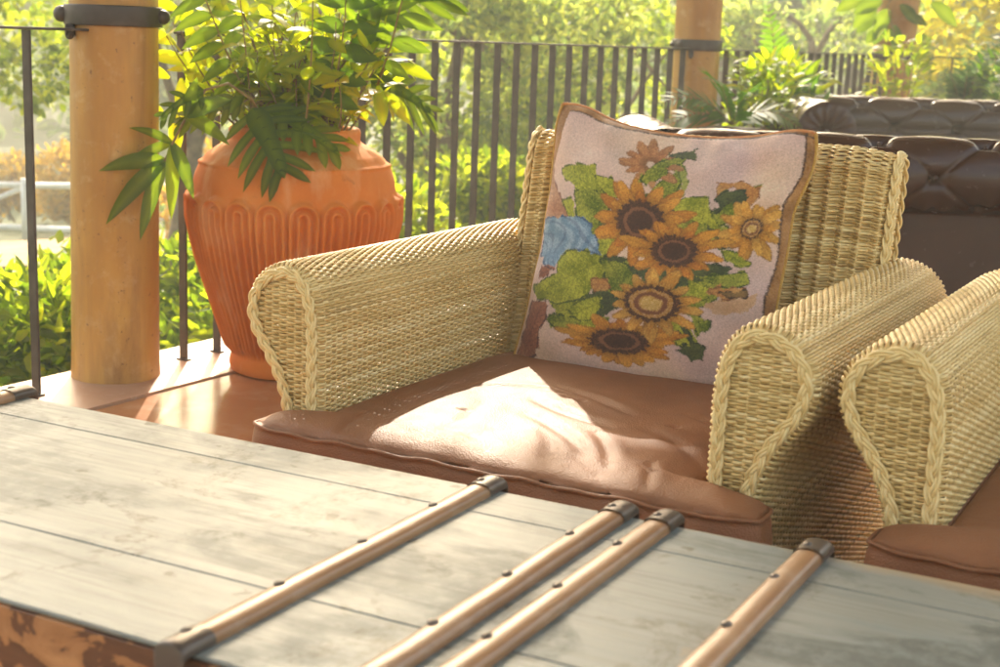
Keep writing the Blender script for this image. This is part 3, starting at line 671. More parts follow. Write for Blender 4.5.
# front panel spans inside the outline
def panel_span(z,ins=.012):
    i=PR[:,1]
    c=PR[:200] if False else PR
    top=np.argmax(PR[:,1]);a=PR[:top+1];b=PR[top:]
    ui=np.interp(z,a[:,1],a[:,0]);uo=np.interp(-z,-b[:,1],b[:,0]);return uo+ins,ui-ins
ZB=.30
def build_arm(ch,mirror,seed):
    F=arm_fn(mirror)
    p1=weave(F,LT,PLEN,.0050,.0165,seed=seed,rs=.0023,amp=.0026)
    p2=stakes(F,LT,PLEN,.0165,seed=seed+1)
    arm=wv_obj('arm',[p1,p2],ch)
    def G(S,T):
        u=S-.09;z=ZB+T;w=np.full(len(S),A0+.002)
        if mirror:u=CW_TOT-u
        return np.stack([u,w,z],-1),np.repeat(V(0,-1,0)[None],len(S),0)
    def mask(t):
        a,b=panel_span(min(ZB+t,.645));return a+.09,b+.09
    H_=.648-.012-ZB
    g1=weave(G,.2,H_,.0048,.0165,mask=mask,seed=seed+2,rs=.0023,amp=.0029,seg=5);g2=stakes(G,.2,H_,.0165,mask=mask,seed=seed+3,seg=.008)
    pn=wv_obj('arm_front_panel',[g1,g2],arm)
    top=PR[(PR[:,1]>(.30))]
    path=[];
    i0=np.where(PR[:,1]>.30)[0]
    for k in range(i0[0],i0[-1]+1,2):
        u=PR[k,0]-PNn[k,0]*.015;z=PR[k,1]-PNn[k,1]*.015
        if mirror:u=CW_TOT-u
        path.append((u,A0-.001,z))
    braid('braided_trim',path,V(0,-1,0),arm)
    # rear cap of rolled arm
    return arm
BZ0,BZ1=.34,.862;BU0,BU1=.062,.852;BF=.815;LEAN=.20;BTH=.085
def build_chair(ch):
    a1=build_arm(ch,False,21);a2=build_arm(ch,True,41)
    # backrest: wraps front face -> over the rounded top -> rear face; t runs upward over the top
    rt=.042;hf=BZ1-rt-BZ0;TL=hf+math.pi*rt+hf+.28
    def B(S,T):
        u=BU0+S
        f=np.clip(T,0,hf);a=np.clip((T-hf)/(math.pi*rt),0,1)*math.pi;g=np.maximum(0,T-hf-math.pi*rt)
        z=BZ0+f+rt*np.sin(a)-g;wq=BF+rt-rt*np.cos(a)
        rib=.0068*np.sin((u-BU0)/.0350*math.pi*2)
        e=np.minimum(S,(BU1-BU0)-S);rnd=np.clip(1-e/.03,0,1)**2*.02
        dr=.012*np.clip(1-e/.10,0,1)**1.6
        z=z-dr*np.clip((z-BZ0)/(BZ1-BZ0),0,1)
        w=wq+(z-.40)*LEAN+ (rib+0)*np.sign(np.cos(a))*-1+rnd*np.cos(a)
        N=np.stack([0*u,-np.cos(a),np.sin(a)],-1)
        return np.stack([u,w,z],-1),N
    W=BU1-BU0
    b1=weave(B,W,TL,.0056,.0175,seed=70,rs=.0026,amp=.0028);b2=stakes(B,W,TL,.0175,seed=71)
    parts=[b1,b2]
    for sgn,us in ((-1,BU0-.002),(1,BU1+.002)):
        def S_(S,T,us=us,sgn=sgn):
            z=BZ0+T;w=BF+S+(z-.40)*LEAN
            return np.stack([np.full(len(S),us),w,z-.008],-1),np.repeat(V(sgn,0,0)[None],len(S),0)
        def mk(t):
            q=max(0,t-hf)/rt
            h=rt*math.sqrt(max(0,1-q*q));return rt-h+.002,rt+h-.002
        parts.append(weave(S_,2*rt,hf+rt*.95,.0066,.014,mask=mk,seed=80));parts.append(stakes(S_,2*rt,hf+rt*.95,.014,mask=mk,seed=81,seg=.01))
    back=wv_obj('backrest',parts,ch)
    for sgn,us in ((-1,BU0-.004),(1,BU1+.004)):
        for k in (0,1):
            T=np.linspace(0,hf+math.pi*rt*.5,70) if k==0 else np.linspace(TL,hf+math.pi*rt*.5,70)
            P,N=B(np.full(70,0.002),T);P[:,0]=us;P=P+N*.003
            N2=N*.75+V(sgn,0,0)*.65
            braid('braided_trim',P,N2,back,w=.0060,r=.0038,pitch=.060)
    # seat platform and woven apron under the cushion
    def Ap(S,T): 
        return np.stack([.003+S,np.full(len(S),.085),.06+T],-1),np.repeat(V(0,-1,0)[None],len(S),0)
    wv_obj('front_apron',[weave(Ap,.864,.20,.0068,.018,seed=90,seg=3),stakes(Ap,.864,.20,.018,seed=91)],ch)
    m=MB().box((.076,.105,.245),(.794,.90,.268));m.build('seat_deck',M['batten'],ch,False)
    lg=None
    for (x,y) in ((.03,.13),(.84,.13),(.03,.93),(.84,.93)):
        if lg is None:
            lg=MB().lathe([(.001,.002),(.016,.002),(.02,.06),(.022,.22)],12).build('leg',M['batten'],ch)
        else:
            q=lg.copy();COL.objects.link(q);q.parent=ch;lg2=q;q.location=(x,y,0);continue
        lg.location=(x,y,0)
ROTC=-PCH
ch=empty('wicker_armchair',CO,'woven natural wicker armchair with rolled arms, in the middle, holding the sunflower cushion','armchair','wicker armchairs by the table',rz=ROTC)
build_chair(ch)
def copy_tree(o,parent=None):
    c=o.copy();COL.objects.link(c)
    if parent:c.parent=parent
    for k in list(o.children): copy_tree(k,c)
    return c
c2=copy_tree(ch);c2.location=tuple(CO+CU*1.082+CW*.005);c2['label']='second wicker armchair cut off by the right edge of the photo, only its arm showing'
# ---------------------------------------------------------------- seat cushions (T shaped, piped)
def seat_cushion(orig,label,seed,wr=1.0):
    e=empty('seat_cushion',orig,label,'seat cushion','brown leather seat cushions',rz=ROTC)
    nx,ny=210,190
    S,T=np.meshgrid(np.linspace(0,1,nx),np.linspace(0,1,ny),indexing='ij')
    w=T*.80+.0
    # front lip is full width, the rest lies between the arms
    k=1/(1+np.exp((w-.088)/.006));x0=.080-.083*k;x1=.790+.125*k
    r=.03
    u=x0+(x1-x0)*S
    du=np.minimum(u-x0,x1-u);dw=np.minimum(w,.80-w)
    # rounded corners of the lip
    fr=np.clip(1-np.minimum(du,.05)/.05,0,1);w=w+fr**2*.022*(1-T)**6
    def dome(d,L): return 1-np.clip(1-d/L,0,1)**2.2
    z=.376+.024*np.sqrt(np.clip(dome(du,.10)*dome(dw,.09),0,1))
    z=z+.007*np.sin(np.clip(u/.87,0,1)*math.pi)*np.sin(np.clip(T,0,1)*math.pi)
    P=np.stack([u,w,0*u],-1)
    env=np.clip(du/.03,0,1)*np.clip(dw/.03,0,1)
    z=z+wr*env*(.0016*vnoise(P,seed,6)+.0011*vnoise(P,seed+3,15))
    def crease(p,q,dep,wid,bend=0.0,ridge=.5):
        p=np.array(p);q=np.array(q);d=q-p;L=np.linalg.norm(d);d=d/L;n=np.array([-d[1],d[0]])
        a=(u-p[0])*d[0]+(w-p[1])*d[1];b=(u-p[0])*n[0]+(w-p[1])*n[1]-bend*np.sin(np.clip(a/L,0,1)*math.pi)
        f=np.clip(a/L,-.2,1.2);en=np.exp(-np.clip(-f,0,9)**2/.01)*np.exp(-np.clip(f-1,0,9)**2/.01)*np.sin(np.clip(f*.9+.05,0,1)*math.pi)**.5
        return en*(-dep*np.exp(-(b/wid)**2)+ridge*dep*np.exp(-((b-wid*2)/(wid*1.5))**2)+ridge*.8*dep*np.exp(-((b+wid*2.2)/(wid*1.7))**2))
    if wr>0:
      for c in [((.22,.40),(.40,.44),.007,.010,.01),((.36,.47),(.56,.36),.0075,.010,.012),((.36,.37),(.56,.27),.009,.014,-.012),((.40,.27),(.60,.10),.008,.014,.01),
                ((.47,.19),(.55,.06),.006,.014,.01),((.56,.22),(.66,.05),.007,.011,.008),((.30,.30),(.34,.05),.005,.014,.01),((.62,.30),(.78,.16),.007,.014,.012),((.64,.42),(.77,.34),.006,.012,.01),
                ((.70,.13),(.74,.02),.007,.009,.0),((.30,.12),(.45,.07),.004,.014,.0),((.20,.10),(.30,.05),.004,.016,.0),((.16,.12),(.18,.01),.004,.008,.0),((.12,.50),(.18,.30),.004,.013,.0),((.58,.09),(.66,.03),.004,.012,.0)]:
        z=z+wr*crease(*c)*.55
      for (a,b) in ((.445,.40),(.655,.335),(.30,.22)): z=z-.006*np.exp(-(((u-a)/.010)**2+((w-b)/.006)**2))
    wavy=.0014*np.sin(u*38)+.0012*np.sin(u*71+1)
    edge=np.clip(1-dw/.02,0,1)
    z=z+wavy*edge
    top=np.stack([u,w,z],-1)
    v=top.reshape(-1,3);F=[grid_faces(nx,ny)]
    # side wall: ring of the outline, pushed down with a bulge
    ring=[(i,0) for i in range(nx)]+[(nx-1,j) for j in range(1,ny)]+[(i,ny-1) for i in range(nx-2,-1,-1)]+[(0,j) for j in range(ny-2,0,-1)]
    ringi=np.array([a*ny+b for a,b in ring]);rp=v[ringi]
    nxt=np.roll(rp,-1,0)-np.roll(rp,1,0);no=np.stack([nxt[:,1],-nxt[:,0],0*nxt[:,0]],-1);no/=np.linalg.norm(no,axis=1)[:,None]+1e-9
    for c in (0,1):
        no[:,c]=np.convolve(np.r_[no[-4:,c],no[:,c],no[:4,c]],np.ones(9)/9,'valid')
    lev=[];m=9
    for i in range(1,m+1):
        a=i/m;q=rp.copy();q[:,2]=rp[:,2]*(1-a)+.272*a;q+=no*(.010*math.sin(a*math.pi)**.6);q[:,:2]+=0
        q=q+no*(.0015*vnoise(q,seed+9,12))[:,None];lev.append(q)
    sv=np.concatenate(lev);n=len(ringi);base=len(v);idx=[ringi]+[base+i*n+np.arange(n) for i in range(m)]
    for i in range(m):
        a=idx[i];b=idx[i+1];F.append(np.stack([a,b,np.roll(b,-1),np.roll(a,-1)],-1))
    mesh_obj('leather_cover',np.concatenate([v,sv]),np.concatenate(F),M['leather'],e)
    q=rp+no*.004+V(0,0,-.001);MB().tube(np.r_[q,q[:1]],.0034,7,False).build('piping',M['leather'],e)
    return e
seat_cushion(CO,'wide tan leather seat cushion creased and sunlit, under the sunflower cushion',5)
seat_cushion(CO+CU*1.082+CW*.005,'shaded smooth brown leather seat cushion at the right edge of the photo',17,.25)
# ---------------------------------------------------------------- sunflower cushion
def paint(S,T):
    """colours of the woven picture in cushion coordinates"""
    n=S.shape;P=np.stack([S,T,0*S],-1);sh=S.ravel();th_=T.ravel()
    nz=lambda sd,sc:vnoise(P,sd,sc)
    col=np.array([.76,.54,.45])[None,None]+nz(1,5)[...,None]*np.array([.09,.06,.035])+nz(2,14)[...,None]*np.array([.03,.035,.035])
    col=col+np.clip(nz(8,4)-.1,0,1)[...,None]*np.array([.08,.05,-.04])-np.clip(nz(9,3)-.1,0,1)[...,None]*np.array([.10,.09,.03])
    r=np.random.default_rng(3)
    fine=r.normal(0,1,n)
    fine=(fine+np.roll(fine,1,0)+np.roll(fine,1,1))/1.7
    def inside(poly,jit=.009):
        x=S+jit*nz(30,40);y=T+jit*nz(31,40);c=np.zeros(n,bool);m=len(poly)
        for i in range(m):
            x0,y0=poly[i];x1,y1=poly[(i+1)%m]
            if y0==y1: continue
            c^=((y0>y)!=(y1>y))&(x<(x1-x0)*(y-y0)/(y1-y0)+x0)
        return c
    def seg_d(poly):
        d=np.full(n,9.)
        m=len(poly)
        for i in range(m):
            a=np.array(poly[i]);b=np.array(poly[(i+1)%m]);ab=b-a;L=ab@ab+1e-9
            k=np.clip(((S-a[0])*ab[0]+(T-a[1])*ab[1])/L,0,1);d=np.minimum(d,np.hypot(S-a[0]-ab[0]*k,T-a[1]-ab[1]*k))
        return d
    C={'green':((.22,.26,.01),(.56,.54,.05),(.08,.11,.01)),'green2':((.12,.17,.01),(.44,.44,.05),(.04,.07,.01)),'dark':((.06,.08,.03),(.13,.15,.04),(.03,.04,.02)),
       'stem':((.26,.30,.05),(.42,.42,.10),(.12,.16,.03)),'blue':((.17,.30,.42),(.38,.50,.60),(.06,.10,.20)),'rust':((.50,.22,.11),(.66,.38,.22),(.30,.12,.08)),
       'red':((.28,.09,.05),(.46,.18,.09),(.12,.05,.05)),'orange':((.56,.24,.06),(.68,.38,.12),(.25,.09,.03)),'orangepale':((.62,.36,.18),(.66,.42,.24),(.55,.3,.15)),'brown':((.13,.07,.03),(.3,.17,.05),(.05,.03,.02))}
    def do(kind,poly):
        nonlocal col
        m=inside(poly);
        if not m.any(): return
        a,b,c=[np.array(q) for q in C[kind]];d=seg_d(poly)
        cx=np.mean([q[0] for q in poly]);cy=np.mean([q[1] for q in poly])
        pp=np.array(poly);cov=np.cov((pp-pp.mean(0)).T);w_,v_=np.linalg.eigh(cov);ax=v_[:,1]
        al=(S-cx)*ax[0]+(T-cy)*ax[1];pr=np.abs(-(S-cx)*ax[1]+(T-cy)*ax[0])
        if kind=='blue': f=.5+.5*np.sin(S*70+6*nz(12,9));dk=(np.sin(T*90+S*60+9*nz(13,8))>.72)
        else:
            f=.5+.5*nz(14+len(poly),16);dk=(np.sin((al*2.2-pr*1.7)*120)>.86)|(pr<.0022)
        q=a+(b-a)*np.clip(f*1.2-.1+.30*fine,0,1)[...,None]
        lit=np.clip(1-d/.012,0,1)*(1 if kind not in('dark','brown') else 0)
        q=q+(np.array(b)-q)*(lit*.7*(f>.35))[...,None]
        q=np.where((dk&(kind not in('brown','orangepale')))[...,None],q*.55+np.array(c)*.45,q)
        q=np.where(((d<.0035)&(kind!='orangepale'))[...,None],np.array(c),q)
        col=np.where(m[...,None],q,col)
    def flower(c,ex,ey,np_,disc,kind,seed):
        nonlocal col
        rr=np.random.default_rng(seed);np_=max(10,int(np_*.82))
        A=np.array([[ex[0],ey[0]],[ex[1],ey[1]]])*1.27;Ai=np.linalg.inv(A)
        dx=S-c[0]+.003*nz(50+seed,30);dy=T-c[1]+.003*nz(51+seed,30);x=Ai[0,0]*dx+Ai[0,1]*dy;y=Ai[1,0]*dx+Ai[1,1]*dy
        R_=np.hypot(x,y);an=np.arctan2(y,x)
        for layer in (1,0):
            ph=rr.random()*6;k=(an+ph+layer*math.pi/np_)/(2*math.pi)*np_;i=np.floor(k).astype(int)%np_;fr=k-np.floor(k)-.5
            ln=rr.uniform(.70,1.10,np_)[i]*(1.0 if layer else .92);cs=rr.uniform(-.08,.08,np_)[i]
            pw=.62*np.clip(1-((R_-disc*.8)/(ln-disc*.8)),0,1)**.60
            m=(np.abs(fr-cs*R_)<pw)&(R_<ln)&(R_>disc*.6)
            base={'dark':(np.array([.70,.22,.02]),np.array([.85,.42,.05])),'ring':(np.array([.76,.30,.03]),np.array([.90,.52,.10])),'side':(np.array([.52,.19,.06]),np.array([.64,.32,.12]))}[kind]
            tone=np.clip(rr.uniform(0,1,np_)[i]*.6+.5*(R_-.3)+.25*fine,0,1)
            q=base[0]+(base[1]-base[0])*tone[...,None]
            streak=(np.sin(fr*38+R_*3)>.55);q=np.where(streak[...,None],q*.82,q)
            edge=(np.abs(np.abs(fr-cs*R_)-pw)<.06+.05*nz(70+seed,22))&m;q=np.where(edge[...,None],q*.50+np.array([.07,.02,.01]),q)
            if layer: q=q*.80
            q=q*(1-.45*np.clip(1-(R_-disc)/.22,0,1))[...,None]
            col=np.where(m[...,None],q,col)
        dm=R_<disc*(1+.06*np.sin(an*17)+.05*np.sin(an*29+1))
        t_=R_/disc
        q=np.array([.06,.022,.010])+(fine[...,None]*.5+.5)*np.array([.08,.035,.012])*np.clip(t_,0,1)[...,None]
        q=np.where((np.abs(t_-.62)<.07)[...,None],np.array([.25,.10,.04]),q)
        if kind=='ring':
            q=np.where((t_<.80)[...,None],np.array([.50,.26,.07])+fine[...,None]*.05,q);q=np.where((np.abs(t_-.52)<.09)[...,None],np.array([.22,.08,.03]),q)
            q=np.where((t_<.38)[...,None],np.array([.66,.42,.12])+fine[...,None]*.05,q)
        if kind!='side': col=np.where(dm[...,None],q,col)
    post=[a for a in ART if a[0]=='stem'];pre=[a for a in ART if a[0]!='stem']
    n_pre=len(ART)-2
    for (k,cx,cy,a_,l_,w__) in (('dark',.60,.66,.4,.13,.05),('green2',.72,.60,-.3,.13,.05),('dark',.70,.42,.2,.14,.05),('green2',.36,.40,2.6,.14,.06),('dark',.33,.26,.3,.12,.05),('green',.27,.20,2.9,.14,.06),('green2',.76,.36,.5,.12,.05),('green',.30,.50,.2,.13,.06),('green2',.52,.74,1.2,.12,.05),('dark',.42,.42,.1,.12,.05),('green',.22,.66,2.2,.14,.06),('green2',.80,.70,.9,.10,.04),('green',.70,.18,-.7,.10,.04)):
        do(k,[(cx+l_*math.cos(q)*math.cos(a_)-w__*math.sin(q)*(1-.4*math.cos(q))*math.sin(a_),cy+l_*math.cos(q)*math.sin(a_)+w__*math.sin(q)*(1-.4*math.cos(q))*math.cos(a_)) for q in np.linspace(0,2*math.pi,15)[:-1]])
    for i,(k,poly) in enumerate(ART[:n_pre]): do(k,poly)
    for i,(c,ex,ey,np_,disc,kind) in enumerate(FLOWERS): flower(c,ex,ey,np_,disc,kind,60+i)
    for k,poly in ART[n_pre:]: do(k,poly)
    # velvet border: right side and top-left corner
    b=np.interp(T,[0,.30,.36,.5,.6,.71,.83,.97,1],[.968,.972,.966,.976,.976,.966,.978,.966,.966])
    tp=np.interp(S,[0,.05,.10,.2,.36,.6,.9,1],[.92,.97,.975,.972,.985,.992,.990,.978])
    lf_=np.interp(T,[0,.6,.75,.85,1],[0,0,.012,.04,.055])
    bd=(S>b)|(T>tp)|(S<lf_)
    q=np.array([.40,.19,.055])+nz(40,22)[...,None]*np.array([.12,.07,.03])+fine[...,None]*.02
    col=np.where(bd[...,None],q,col)
    ln=(np.abs(S-b)<.0035)|((np.abs(T-tp)<.003)&(S>.05))
    col=np.where(ln[...,None],np.array([.10,.05,.03]),col)
    ii,jj=np.meshgrid(np.arange(n[0]),np.arange(n[1]),indexing='ij')
    ii=np.clip(ii+np.rint(r.normal(0,.85,n)).astype(int),0,n[0]-1);jj=np.clip(jj+np.rint(r.normal(0,.85,n)).astype(int),0,n[1]-1)
    soft=col[ii,jj];col=(soft*2+np.roll(soft,1,0)+np.roll(soft,1,1))/4
    col=col*(1+.10*nz(90,11)[...,None])
    col=col*(1+.07*fine[...,None])
    return np.clip(col,.01,.9)
EDG=[resamp(PEDGE[k],60) for k in 'btlr']
sp_=empty('sunflower_cushion',PO,'square tapestry cushion woven with orange sunflowers and a blue vase','cushion')
n=470
S,T=np.meshgrid(np.linspace(0,1,n),np.linspace(0,1,n),indexing='ij')
P=pillow_pt(S,T,EDG,1)-PO
mesh_obj('front_cover',P.reshape(-1,3),grid_faces(n,n),M['pillow'],sp_,colors=paint(S,T).reshape(-1,3))
n=80;S,T=np.meshgrid(np.linspace(0,1,n),np.linspace(0,1,n),indexing='ij')
P=pillow_pt(S,T,EDG,-1)-PO;cc=np.array([.40,.20,.07])+vnoise(P,3,30)[...,None]*.04
mesh_obj('back_cover',P.reshape(-1,3),grid_faces(n,n)[:,::-1].copy(),M['pillow'],sp_,colors=np.clip(cc,0.02,1).reshape(-1,3))
def rope(name,path,mat,parent,r=.0036,pitch=.011):
    path=np.array(path,float);d=np.r_[0,np.cumsum(np.linalg.norm(np.diff(path,axis=0),axis=1))];L=d[-1];n=int(L/.0016)
    q=np.linspace(0,L,n);P=np.stack([np.interp(q,d,path[:,c]) for c in range(3)],-1)
    tg=np.gradient(P,axis=0);tg/=np.linalg.norm(tg,axis=1)[:,None];B=np.cross(PN,tg);B/=np.linalg.norm(B,axis=1)[:,None];N=np.cross(tg,B)
    mb_v=[];ff=[];nb=0;th=np.arange(5)*2*math.pi/5
    for s in (0,1,2):
        ph=q/pitch*2*math.pi+s*2.094;C=P+r*.62*(B*np.cos(ph)[:,None]+N*np.sin(ph)[:,None])
        v=C[:,None]+r*.62*(N[:,None]*np.cos(th)[None,:,None]+B[:,None]*np.sin(th)[None,:,None]);mb_v.append(v.reshape(-1,3));ff.append(grid_faces(n,5,True)+nb);nb+=n*5
    return mesh_obj(name,np.concatenate(mb_v),np.concatenate(ff),mat,parent)
def edge3(e): return e[:,0:1]*PX+e[:,1:2]*PY
rope('cord_piping',edge3(EDG[1]),M['orange_cord'],sp_)
rope('cord_piping',edge3(EDG[3]),M['gold'],sp_)
rope('cord_piping',edge3(EDG[2]),M['gold'],sp_)
rope('cord_piping',edge3(EDG[0]),M['gold'],sp_)
# ---------------------------------------------------------------- table
TZ=.44
tb=empty('trunk_table',TO,'low grey-white distressed wooden trunk table with brown battens in front of the armchair','table',rz=-.48585)
def tgrid(u0,u1,w0,w1):
    nu=max(2,int((u1-u0)/.02));nw=max(2,int((w1-w0)/.02))
    U,W=np.meshgrid(np.linspace(u0,u1,nu),np.linspace(w0,w1,nw),indexing='ij')
    return U,W
# top: planks with fine open joints
U0,U1=-.93,1.345
joints=[0,-.098,-.462,-.64]
for a,b in zip(joints[:-1],joints[1:]):
    m=MB().box((U0,b+.0005,TZ-.006),(U1,a-.0005,TZ),bev=.0018)
    m.build('plank',M['top'],tb,False)
m=MB().box((U0+.004,-.637,.05),(U1-.004,-.003,TZ-.0065));m.build('case',M['side'],tb,False)
m=MB().box((U0-.0,-.6425,TZ-.125),(U1,-.6375,TZ-.0068),bev=.001);m.build('front_board',M['side'],tb,False)
m=MB().box((U0+.05,-.60,.0),(U1-.05,-.04,.05));m.build('plinth',M['side'],tb,False)
def batten(u0,u1):
    n=13;u0+=.004;u1-=.004;w=u1-u0;h=.0115
    prof=[(u0,TZ+.0005)]+[(u0+w*(.5-.5*math.cos(a)),TZ+.003+h*math.sin(a)**.75) for a in np.linspace(.12,math.pi-.12,n)]+[(u1,TZ+.0005)]
    prof=np.array(prof);W=np.linspace(-.655,.012,34);k=len(prof)
    v=np.stack([np.repeat(prof[None,:,0],34,0),np.repeat(W[:,None],k,1),np.repeat(prof[None,:,1],34,0)],-1)
    v[...,2]+=np.where(v[...,2]>TZ+.001,.0008*vnoise(v,int(abs(u0)*90),9),0)
    b=mesh_obj('batten',v.reshape(-1,3),grid_faces(34,k),M['batten'],tb)
    # rounded metal end caps turned down over the ends, rivets on top
    for (w0,sg) in ((.014,1),(-.657,-1)):
        cv=[];W2=[w0-sg*.046,w0-sg*.026,w0-sg*.006]
        pr=np.array([((p[0]-(u0+u1)/2)*1.07+(u0+u1)/2,TZ+(p[1]-TZ)*1.12+.0006) for p in prof])
        for ww in W2: cv.append([(p[0],ww,p[1]) for p in pr])
        for a in np.linspace(.3,math.pi/2,5):
            cv.append([(p[0],w0-sg*.006+sg*.010*math.sin(a),TZ-.02+(p[1]-TZ+.02)*(1-.10*(1-math.cos(a)))) for p in pr])
        cv.append([(p[0],w0+sg*.004,TZ-.034+(p[1]-TZ)*.02) for p in pr]); cv.append([(p[0],w0+sg*.003,TZ-.09) for p in pr])
        cv=np.array(cv);mesh_obj('end_cap',cv.reshape(-1,3),grid_faces(len(cv),k),M['cap'],b)
        o=MB().ball(((u0+u1)/2-.006,w0-sg*.030,TZ+.0158),.006,7,(1,1.2,.55)).build('rivet',M['cap'],b)
    for ww in (-.17,-.335,-.50):
        MB().ball(((u0+u1)/2-.008,ww+.03,TZ+.0140),.006,7,(1,1.25,.5)).build('rivet',M['cap'],b)
for (a,b) in ((-.932,-.888),(-.044,0),(.153,.197),(.217,.261),(.415,.459),(1.303,1.347)): batten(a,b)
# ---------------------------------------------------------------- chesterfield sofas
def tuft(S,T,cs,ct,dep=.022):
    """diamond tufting height on a surface in metres"""
    a=S/cs+T/ct;b=S/cs-T/ct
    fa=np.abs(a-np.round(a));fb=np.abs(b-np.round(b))
    cr=np.minimum(fa,fb)
    h=-dep*.36*np.exp(-(cr/.034)**2)-dep*1.1*np.exp(-((np.hypot(fa,fb))/.13)**2)+dep*.35*np.cos(fa*math.pi)*0+dep*.34*(np.sin(np.minimum(fa,.5)*math.pi)*np.sin(np.minimum(fb,.5)*math.pi))
    return h
def sofa(P,rz,label,W=2.15,H=.80,seed=1):
    e=empty('leather_sofa',P,label,'sofa','dark leather chesterfield sofas',rz=rz)
    D=.95;R_=.128
    # the sofa faces local -Y ; back along +Y side, roll at the top
    # back: profile from inner seat (z .42) up, over the roll, down the outside
    inner=[(.46,.40),(.455,.46),(.45,.55),(.45,.62)]
    cy=.58;cz=H-R_
    pr=[(y,z) for y,z in inner]
    for a in np.linspace(math.radians(200),math.radians(-78),26): pr.append((cy+R_*math.cos(a),cz+R_*math.sin(a)))
    pr.append((.60,cz-R_+.002));pr+= [(.60,.40),(.60,.12)]
    pr=np.array(pr);pd=np.r_[0,np.cumsum(np.linalg.norm(np.diff(pr,axis=0),axis=1))]
    nt=150;q=np.linspace(0,pd[-1],nt);y=np.interp(q,pd,pr[:,0]);z=np.interp(q,pd,pr[:,1])
    tg=np.gradient(np.c_[y,z],axis=0);tg/=np.linalg.norm(tg,axis=1)[:,None];ny,nz_=-tg[:,1],tg[:,0]
    ns=640;xs_=np.linspace(-W/2,W/2,ns)
    X,Q=np.meshgrid(xs_,q,indexing='ij')
    roll_end=pd[len(inner)+25]
    env=np.clip((Q-.0)/.05,0,1)*np.clip((roll_end-Q)/.05,0,1)
    h=tuft(X,Q-.09,.36,.30,.026)*env
    # pleats at the underside of the roll
    h=h+.004*np.sin(X*2*math.pi/.36*5)*np.exp(-((Q-roll_end+.05)/.045)**2)
    Yv=y[None]+ny[None]*h;Zv=z[None]+nz_[None]*h
    v=np.stack([X,Yv,Zv],-1);mesh_obj('tufted_back',v.reshape(-1,3),grid_faces(ns,nt),M['oxblood'],e)
    # buttons at lattice nodes
    btn=None
    for i in range(-20,21):
        for j in range(-10,20):
            if (i+j)%2: continue
            X0=i*.36/2;Q0=.09+j*.30/2
            if abs(X0)>W/2-.04 or Q0<.03 or Q0>roll_end-.04: continue
            k=int(np.interp(Q0,q,np.arange(nt)));
            if btn is None: btn=q0=MB().ball((0,0,0),.011,6).build('button',M['oxblood'],e)
            else: q0=btn.copy();COL.objects.link(q0);q0.parent=e
            q0.location=(X0,y[k]+ny[k]*-.020,z[k]+nz_[k]*-.020)
    # arms: rolled, running forward, with a pleated scroll front
    for sg in (-1,1):
        ax_=sg*(W/2+.02);R2=.15;cz2=H-R2-.005
        th=np.linspace(math.radians(-80),math.radians(260),60);L=np.linspace(-.42,.60,120)
        Lm,Tm=np.meshgrid(L,th,indexing='ij')
        hh=tuft(Lm,Tm*R2,.36,.26,.022)*np.clip((Lm+.42)/.06,0,1)
        rr=R2+hh;v=np.stack([ax_+sg*rr*np.cos(Tm),Lm,cz2+rr*np.sin(Tm)],-1)
        arm=mesh_obj('arm',v.reshape(-1,3),grid_faces(120,60),M['oxblood'],e)
        b=MB().box((ax_-.085,-.41,.12),(ax_+.085,.60,cz2-.06),bev=.02);b.build('arm_side',M['oxblood'],arm,False)
        # scroll disc with radiating pleats
        nr_,na=18,120;rad=np.linspace(.0,1,nr_)**.8;an=np.linspace(0,2*math.pi,na,endpoint=False)
        Rr,An=np.meshgrid(rad,an,indexing='ij');yy=-.425-.030*np.sqrt(np.maximum(0,1-((Rr-.62)/.42)**2))+.010*np.exp(-(Rr/.2)**2)
        yy=yy-.005*np.cos(An*15)*np.sin(np.clip(Rr,0,1)*math.pi)
        v=np.stack([ax_+R2*1.02*Rr*np.cos(An),yy,cz2+R2*1.02*Rr*np.sin(An)],-1)
        sc=mesh_obj('scroll_front',v.reshape(-1,3),grid_faces(nr_,na,True),M['oxblood'],arm)
        MB().ball((ax_,-.452,cz2),.014,7).build('button',M['cap'],sc)
    # seat, base and feet
    MB().box((-W/2+.09,-.44,.12),(W/2-.09,.45,.30),bev=.02).build('base',M['oxblood'],e,False)
    for k in range(3):
        w=(W-.22)/3;bb=MB().box((-W/2+.11+k*w+.004,-.43,.302),(-W/2+.11+(k+1)*w-.004,.44,.445),bev=.03).build('seat_cushion',M['oxblood'],e)
    for (x,y_) in ((-W/2+.1,-.38),(W/2-.1,-.38),(-W/2+.1,.52),(W/2-.1,.52)):
        MB().lathe([(.001,.002),(.02,.002),(.034,.05),(.03,.125)],14,(x,y_,0)).build('foot',M['cap'],e)
    return e
sofa(V(1.80,5.55,0),math.pi+.0,'dark brown leather chesterfield just behind the wicker armchair, seen from its back',W=2.5,H=.772,seed=2)
sofa(V(2.74,7.85,0),.0,'farther dark chesterfield facing us, with a pleated scroll arm beside the ferns',W=2.2,H=.80,seed=3)
